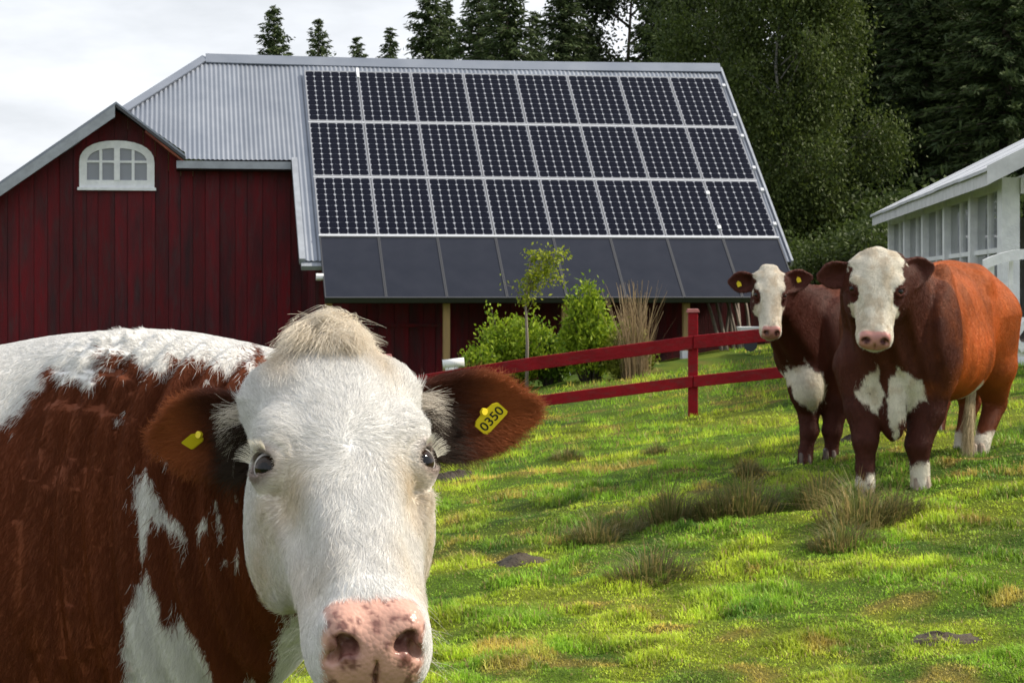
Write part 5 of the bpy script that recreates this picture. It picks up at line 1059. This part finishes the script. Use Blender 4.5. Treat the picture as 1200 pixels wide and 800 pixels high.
# =================================================================== the two cattle standing in the pasture
def far_cow(spec):
    r = np.random.default_rng(spec['seed'])
    poll, muz = spec['poll'], spec['muz']; HF = frame(muz - poll, spec['hx']); HS = float(np.linalg.norm(muz - poll)) / .50; HW = spec['hw']          # HW widens the skull
    sc_ = np.array([HW, 1, spec.get('hd', 1.0)], np.float32)
    def hl(P): return ((P - poll.astype(np.float32)) @ HF.T.astype(np.float32)) / np.float32(HS) / sc_
    def hw_(q): return poll + (np.asarray(q) * HS * sc_) @ HF
    B0, BA = spec['b0'], unit(spec['ba']); BS = np.array([BA[1], -BA[0], 0.]); BS = BS if BS[1] < 0 else -BS
    def bl(P): d = P - B0.astype(np.float32); return np.stack([d @ BS.astype(np.float32), d @ BA.astype(np.float32), P[:, 2]], -1)
    body = Loft(*spec['body'], 2.05, .08, .10)
    ears = [Ear(hw_((-.085, .10, -.085)), spec['earL'], (.1, -1, -.15), spec['ehw'], .05, .010), Ear(hw_((.085, .10, -.085)), spec['earR'], (-.1, -1, -.15), spec['ehw'], .05, .010)]
    def field(P):
        b = bl(P); f = body(b)
        for (a, c, ra, rb) in spec['neck']: f = smin(f, f_cap(P, a, c, ra, rb), .10)
        for (c, rd, k) in spec['lumps']: f = smin(f, f_ell(b, c, rd), k)
        rib = sstep(b[:, 1], .45, .6) * (1 - sstep(b[:, 1], 1.15, 1.35)) * sstep(b[:, 0], .1, .25); f = f + rib * .007 * np.sin(b[:, 1] * 6.283 / .13 + b[:, 2] * 2 + 2 * np.sin(b[:, 2] * 5)) * (.2 + .8 * np.sin(b[:, 1] * 7 + b[:, 2] * 6) ** 2)
        f = f + (1 - sstep(b[:, 1], .02, .28)) * .009 * np.sin(b[:, 0] * 6.283 / .105 + 1.6 * np.sin(b[:, 2] * 6)) * sstep(b[:, 2], .75, .95)
        for pts, rad in spec['legs']: f = smin(f, f_chain(P, pts, rad, .03), .10)
        q = hl(P); nh = (np.abs(q) < np.array([.34, .85, .5])).all(1)
        if nh.any():
            fh = head_field(q[nh]) * HS * min(1.0, HW)
            for e in ears: fh = smin(fh, e(P[nh]), .02)
            f[nh] = smin(f[nh], fh, .05)
        for (c, rd, k) in spec.get('flap', []): f = smin(f, f_ell(P, c, rd), k)
        return f
    lo, hi = spec['box']; hb = poll + (muz - poll) * .5
    xs = grid_axis(lo[0], hi[0], hb[0] - .34, hb[0] + .34, .0095, .020); ys = grid_axis(lo[1], hi[1], hb[1] - .30, hb[1] + .30, .0095, .020); zs = grid_axis(lo[2], hi[2], hb[2] - .36, hb[2] + .36, .0095, .020)
    V, Q, Nv = surface_nets(xs, ys, zs, field)
    base = B0 + BA * .7; base[2] = gz(base[0], base[1]); cow = thing('cow', spec['label'], 'cow', base, 'white-faced brown cattle')
    q = hl(V.astype(np.float32)).astype(float); hf = head_field(q.astype(np.float32)); b = bl(V.astype(np.float32)); is_head = (hf < .02) & (q[:, 1] > -.06) & (np.abs(q[:, 0]) < .135)
    eu = np.zeros(len(V))
    for e in ears: le = e.loc(V); m_ = (e(V.astype(np.float32)) < .012) & (le[:, 0] > .02); eu = np.where(m_, le[:, 0] / e.L, eu)
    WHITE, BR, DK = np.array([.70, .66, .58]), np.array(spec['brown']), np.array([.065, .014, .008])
    def colour(P, qh, head, eu_, jit):
        n1 = fbm(P / .10, 3, 5) - .5; n2 = fbm(P / .03, 2, 7) - .5; b_ = bl(P.astype(np.float32)); zz = P[:, 2] + n1 * .05 + n2 * .03 + jit * .006
        c = BR * (.55 + .9 * fbm(P / [.14, .14, .20], 3, 11))[:, None]
        dk = np.clip(sstep(-b_[:, 1] + n1 * .35, -.62, -.02) * .96 + sstep(-P[:, 2], -spec['zleg'] - .12, -spec['zleg'] + .10) * .75, 0, 1)[:, None]; c = c * (1 - dk) + DK * dk  # darker hair, plus shade on chest, neck and legs put into the colour
        wh = spec['white'](P, b_, zz, jit)
        hx, ht, hd_ = np.abs(qh[:, 0]), qh[:, 1], qh[:, 2]
        edge = hx + n1 * .03 + n2 * .03; facew = head & (edge < .118 - .02 * sstep(ht, .0, .1)) & (hd_ > -.135 + n1 * .05) & (ht > -.05)
        eyep = (((hx - .090) / .032) ** 2 + ((ht - .218) / .060) ** 2 + ((hd_ + .044) / .050) ** 2 < 1 + n1 * 1.5) & head
        wh = np.where(head, facew & ~eyep, wh); wf = wh.astype(float)[:, None]; wc = WHITE * (1 - .25 * np.clip(n1 * 2, 0, 1))[:, None]
        st = (sstep(fbm(P / .05, 3, 21), .48, .66) * .35)[:, None]; wc = wc * (1 - st) + np.array([.46, .34, .20]) * st
        c = c * (1 - wf) + wc * wf; ep = (eyep & head)[:, None]; c = np.where(ep, DK * 1.3, c)
        em = sstep(eu_, .02, .15)[:, None]; c = c * (1 - em) + np.array([.075, .017, .010]) * em
        return c
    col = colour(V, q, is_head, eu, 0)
    mz = is_head * sstep(q[:, 1], .438, .455) * sstep(q[:, 2], -.090, -.078) * (1 - sstep(np.abs(q[:, 0]), .056, .066)); pk = np.array([.42, .20, .18]) * (.7 + .6 * fbm(V / .04, 2, 31))[:, None]; col = col * (1 - mz[:, None]) + pk * mz[:, None]
    nd = np.linalg.norm(np.stack([np.abs(q[:, 0]), q[:, 1], q[:, 2]], -1) - [.036, .492, -.020], axis=1); ins = ((1 - sstep(nd, .014, .024)) * is_head)[:, None]; col = col * (1 - ins) + np.array([.07, .02, .02]) * ins
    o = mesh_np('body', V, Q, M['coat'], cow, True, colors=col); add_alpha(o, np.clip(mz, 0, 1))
    for s in (-1, 1):
        c_ = hw_(EYE * [s, 1, 1]); eyeball('eye', c_, .0222 * HS * min(HW, 1.1), unit(np.array([0, 0, CAM_H]) - c_) + unit((eye_dir(s)) @ HF), cow, .75)
    fur = Curves_Fur(); front = (Nv[:, 1] < .45); dens = np.where(front, 1., .12) * (1 - np.clip(mz * 1.5, 0, 1)); eyd = np.linalg.norm(np.stack([np.abs(q[:, 0]), q[:, 1], q[:, 2]], -1) - EYE, axis=1); dens[eyd < .026] = 0; dens[is_head] *= 1.6
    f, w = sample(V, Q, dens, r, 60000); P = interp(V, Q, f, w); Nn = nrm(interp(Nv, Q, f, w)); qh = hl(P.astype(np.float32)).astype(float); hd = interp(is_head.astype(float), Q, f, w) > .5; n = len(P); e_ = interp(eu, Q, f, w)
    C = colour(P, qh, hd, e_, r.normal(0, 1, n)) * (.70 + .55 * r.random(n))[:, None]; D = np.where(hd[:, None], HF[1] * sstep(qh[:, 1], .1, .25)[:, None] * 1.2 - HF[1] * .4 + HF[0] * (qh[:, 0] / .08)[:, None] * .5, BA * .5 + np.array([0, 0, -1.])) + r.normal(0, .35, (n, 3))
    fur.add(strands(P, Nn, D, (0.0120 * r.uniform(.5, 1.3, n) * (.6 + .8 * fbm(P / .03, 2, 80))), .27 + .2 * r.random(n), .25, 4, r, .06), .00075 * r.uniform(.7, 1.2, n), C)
    if 'tail' in spec:
        pts, n_t = spec['tail'], 700; pts = np.array(pts); MB().tube(pts[:4], [.035, .028, .022, .016], 8).build('tail', M['tail_brown'], cow, True)
        a0, b0 = pts[3], pts[-1]; t = np.linspace(0, 1, 4)[None, :, None]; st = a0 + r.normal(0, .010, (n_t, 3)) + (b0 - a0) * (r.random((n_t, 1)) * .45); en = b0 + r.normal(0, 1, (n_t, 3)) * [.020, .020, .07]; fur.add(st[:, None] * (1 - t) + en[:, None] * t, .0014, np.array([.52, .42, .26]) * r.uniform(.6, 1.2, (n_t, 1)))
    fur.build('fur', M['fur_sleek'], cow)
    for (p, rad, tilt) in spec['hooves']:
        zg = gz(p[0], p[1]); cl = []
        for sx in (-1, 1):
            cx = p[0] + sx * rad * .42; mb = MB(); mb.hexa([(cx - rad * .42, p[1] - rad * 1.15, zg - .02), (cx + rad * .42, p[1] - rad * 1.15, zg - .02), (cx + rad * .42, p[1] + rad * .7, zg - .02), (cx - rad * .42, p[1] + rad * .7, zg - .02), (cx - rad * .34, p[1] - rad * .55, zg + .075), (cx + rad * .34, p[1] - rad * .55, zg + .075), (cx + rad * .34, p[1] + rad * .6, zg + .085), (cx - rad * .34, p[1] + rad * .6, zg + .085)]); mb.build('hoof', M['hoof'] if tilt else M['dark_hoof'], cow, bevel=.012)
    if spec.get('tag'):
        for (u, v, Y) in spec['tag']:
            k = Y
            for _ in range(60): k += float(np.clip(field(at(u, v, k)[None].astype(np.float32))[0], -.01, .03)) * .6
            ear_tag(cow, at(u, v, k - .02), (.8, 0, .3), None, (0, -1, -.1), .026, .030, '')
    return cow
M['fur_sleek'] = mat('sleek_fur', attr='tint', rough=.45, spec=.28, transl=.10)
M['tail_brown'] = mat('tail_coat', (.12, .03, .012), .7, col2=(.08, .02, .01), vscale=30)
M['dark_hoof'] = mat('dark_hoof_horn', (.05, .035, .03), .6, col2=(.09, .06, .05), vscale=18)
def leg(px, rad):
    """joints given where they stand: (column, row, distance)"""
    return [at(*p) for p in px], rad
def near_spec():
    Y = 11.3; g = {}
    b0 = at(1044, 340, 11.32); b0[2] = 0; ba = np.array([.43, .903, 0]); z = lambda v, Yq: CAM_H - (v - VH) / F_PX * Yq
    t = [-.02, .06, .18, .36, .65, 1.0, 1.35, 1.62, 1.80, 1.88]
    w = [.12, .20, .250, .270, .272, .300, .300, .265, .20, .10]
    top = [1.40, 1.50, 1.585, 1.62, 1.605, 1.60, 1.635, 1.60, 1.50, 1.38]; bot = [1.02, .88, .80, .80, .81, .83, .88, .98, 1.08, 1.2]
    legs = [leg([(1008, 430, 11.45), (1010, 478, 11.40), (1014, 515, 11.36), (1014, 548, 11.36), (1014, 566, 11.35)], [.150, .092, .066, .046, .056]),
            leg([(1090, 430, 11.50), (1086, 482, 11.46), (1076, 520, 11.42), (1078, 550, 11.42), (1079, 570, 11.41)], [.150, .096, .068, .047, .058]),
            leg([(1155, 372, 12.72), (1163, 428, 12.72), (1166, 472, 12.86), (1150, 520, 12.70), (1145, 541, 12.66)], [.22, .145, .068, .047, .056]),
            leg([(1122, 410, 12.95), (1126, 440, 12.95), (1137, 470, 13.05), (1129, 508, 12.92), (1127, 524, 12.9)], [.19, .12, .062, .044, .052])]
    def white(P, b, zz, jit):
        u, v = uv_plan(P, np.full(len(P), 11.3)); n_ = (fbm(P / .06, 3, 61) - .5); u2 = u + n_ * 22 + jit * 1.2; v2 = v + n_ * 26 + jit * 2
        fr = P[:, 1] < 11.62
        br = in_poly(u2, v2, [(1022, 422), (1029, 436), (1035, 466), (1034, 492), (1026, 482), (1010, 472), (1003, 462), (1015, 450)]) | in_poly(u2, v2, [(1051, 432), (1063, 436), (1085, 450), (1087, 470), (1070, 476), (1059, 494), (1049, 518), (1042, 506), (1041, 470), (1045, 448)])
        socks = (P[:, 1] < 11.8) & (((u > 1050) & (v2 > 543)) | ((u < 1050) & (v2 > 560)))
        hs = (P[:, 1] > 12.2) & (zz < gz(2.9, 12.7) + .13); bel = (b[:, 1] > .9) & (zz < .90) & (b[:, 1] < 1.5)
        return (br & fr) | socks | hs | bel
    return dict(seed=71, poll=at(1029, 291, 11.05), muz=at(1026, 399, 10.80), hx=(1, -.05, .05), hw=1.24, hd=1.0, b0=b0, ba=ba, body=(t, w, top, bot), earL=at(957, 325, 11.12), earR=at(1095, 312, 11.18), ehw=.075,
        neck=[(at(1030, 335, 11.18), at(1045, 375, 11.60), .20, .29), (at(1029, 365, 11.2), at(1042, 420, 11.46), .13, .20)],
        lumps=[((.225, .24, 1.20), (.105, .20, .30), .05), ((-.225, .24, 1.20), (.105, .20, .30), .05), ((.19, .40, 1.42), (.07, .10, .18), .05), ((.13, 1.50, 1.28), (.15, .24, .32), .07), ((.20, 1.32, 1.49), (.06, .12, .07), .07), ((.10, .95, 1.06), (.24, .42, .25), .09)],
        flap=[(at(1046, 470, 11.36), (.075, .09, .22), .06), (at(1050, 492, 11.35), (.035, .045, .085), .04)], legs=legs, box=((1.45, 10.5, .15), (3.25, 13.45, 1.85)), zleg=.78, brown=(.43, .110, .020), white=white,
        hooves=[(l[0][-1], l[1][-1] * 1.0, True) for l in legs], tail=[at(1140, 330, 12.95), at(1152, 395, 12.95), at(1146, 430, 12.75), at(1139, 450, 12.62), at(1134, 522, 12.5)],
        label='large rusty brown cow with broad white face and white brisket, standing nearest on the right')
def small_spec():
    b0 = at(946, 340, 13.05); b0[2] = 0; ba = np.array([.55, .83, 0])
    t = [-.02, .06, .18, .36, .65, 1.0, 1.30, 1.50, 1.62]; w = [.10, .17, .22, .25, .27, .29, .28, .22, .10]
    top = [1.35, 1.42, 1.47, 1.50, 1.49, 1.48, 1.49, 1.44, 1.30]; bot = [.92, .80, .74, .76, .78, .80, .84, .95, 1.1]
    legs = [leg([(945, 432, 13.15), (946, 470, 13.1), (948, 505, 13.08), (944, 530, 13.08), (943, 541, 13.06)], [.12, .076, .052, .040, .048]),
            leg([(984, 430, 13.2), (982, 470, 13.16), (976, 505, 13.14), (974, 530, 13.14), (972, 540, 13.12)], [.12, .078, .053, .040, .050]),
            leg([(1090, 400, 14.4), (1096, 440, 14.4), (1102, 470, 14.5), (1097, 505, 14.4), (1095, 516, 14.4)], [.18, .12, .064, .05, .058]),
            leg([(1062, 400, 14.6), (1060, 440, 14.6), (1064, 470, 14.7), (1060, 500, 14.6), (1058, 510, 14.6)], [.18, .12, .064, .05, .058])]
    def white(P, b, zz, jit):
        u, v = uv_plan(P, np.full(len(P), 13.05)); n_ = (fbm(P / .06, 3, 62) - .5); u2 = u + n_ * 16 + jit; v2 = v + n_ * 20 + jit * 2
        return in_poly(u2, v2, [(930, 428), (944, 424), (950, 432), (966, 438), (968, 470), (950, 480), (934, 472), (922, 448), (918, 436)]) & (P[:, 1] < 13.4)
    return dict(seed=72, poll=at(903, 310, 12.62), muz=at(905, 390, 12.42), hx=(1, .06, .0), hw=1.02, hd=1.0, b0=b0, ba=ba, body=(t, w, top, bot), earL=at(853, 330, 12.7), earR=at(952, 324, 12.72), ehw=.066,
        neck=[(at(906, 338, 12.75), at(940, 375, 13.15), .115, .20), (at(910, 360, 12.76), at(938, 415, 13.12), .085, .16)],
        lumps=[((.16, .24, 1.12), (.10, .20, .26), .08), ((-.16, .24, 1.12), (.10, .20, .26), .08), ((.10, 1.28, 1.2), (.15, .24, .30), .09)], flap=[(at(944, 452, 13.02), (.11, .10, .15), .06), ],
        legs=legs, box=((1.25, 12.2, .1), (3.3, 15.1, 1.72)), zleg=.70, brown=(.30, .068, .017), white=white, hooves=[(l[0][-1], l[1][-1], False) for l in legs], tag=[(936, 328, 12.5), (866, 333, 12.5)],
        label='smaller brown cow with narrow white face and yellow ear tags, half behind the large cow')
if want('far'):
    far_cow(near_spec()); far_cow(small_spec())
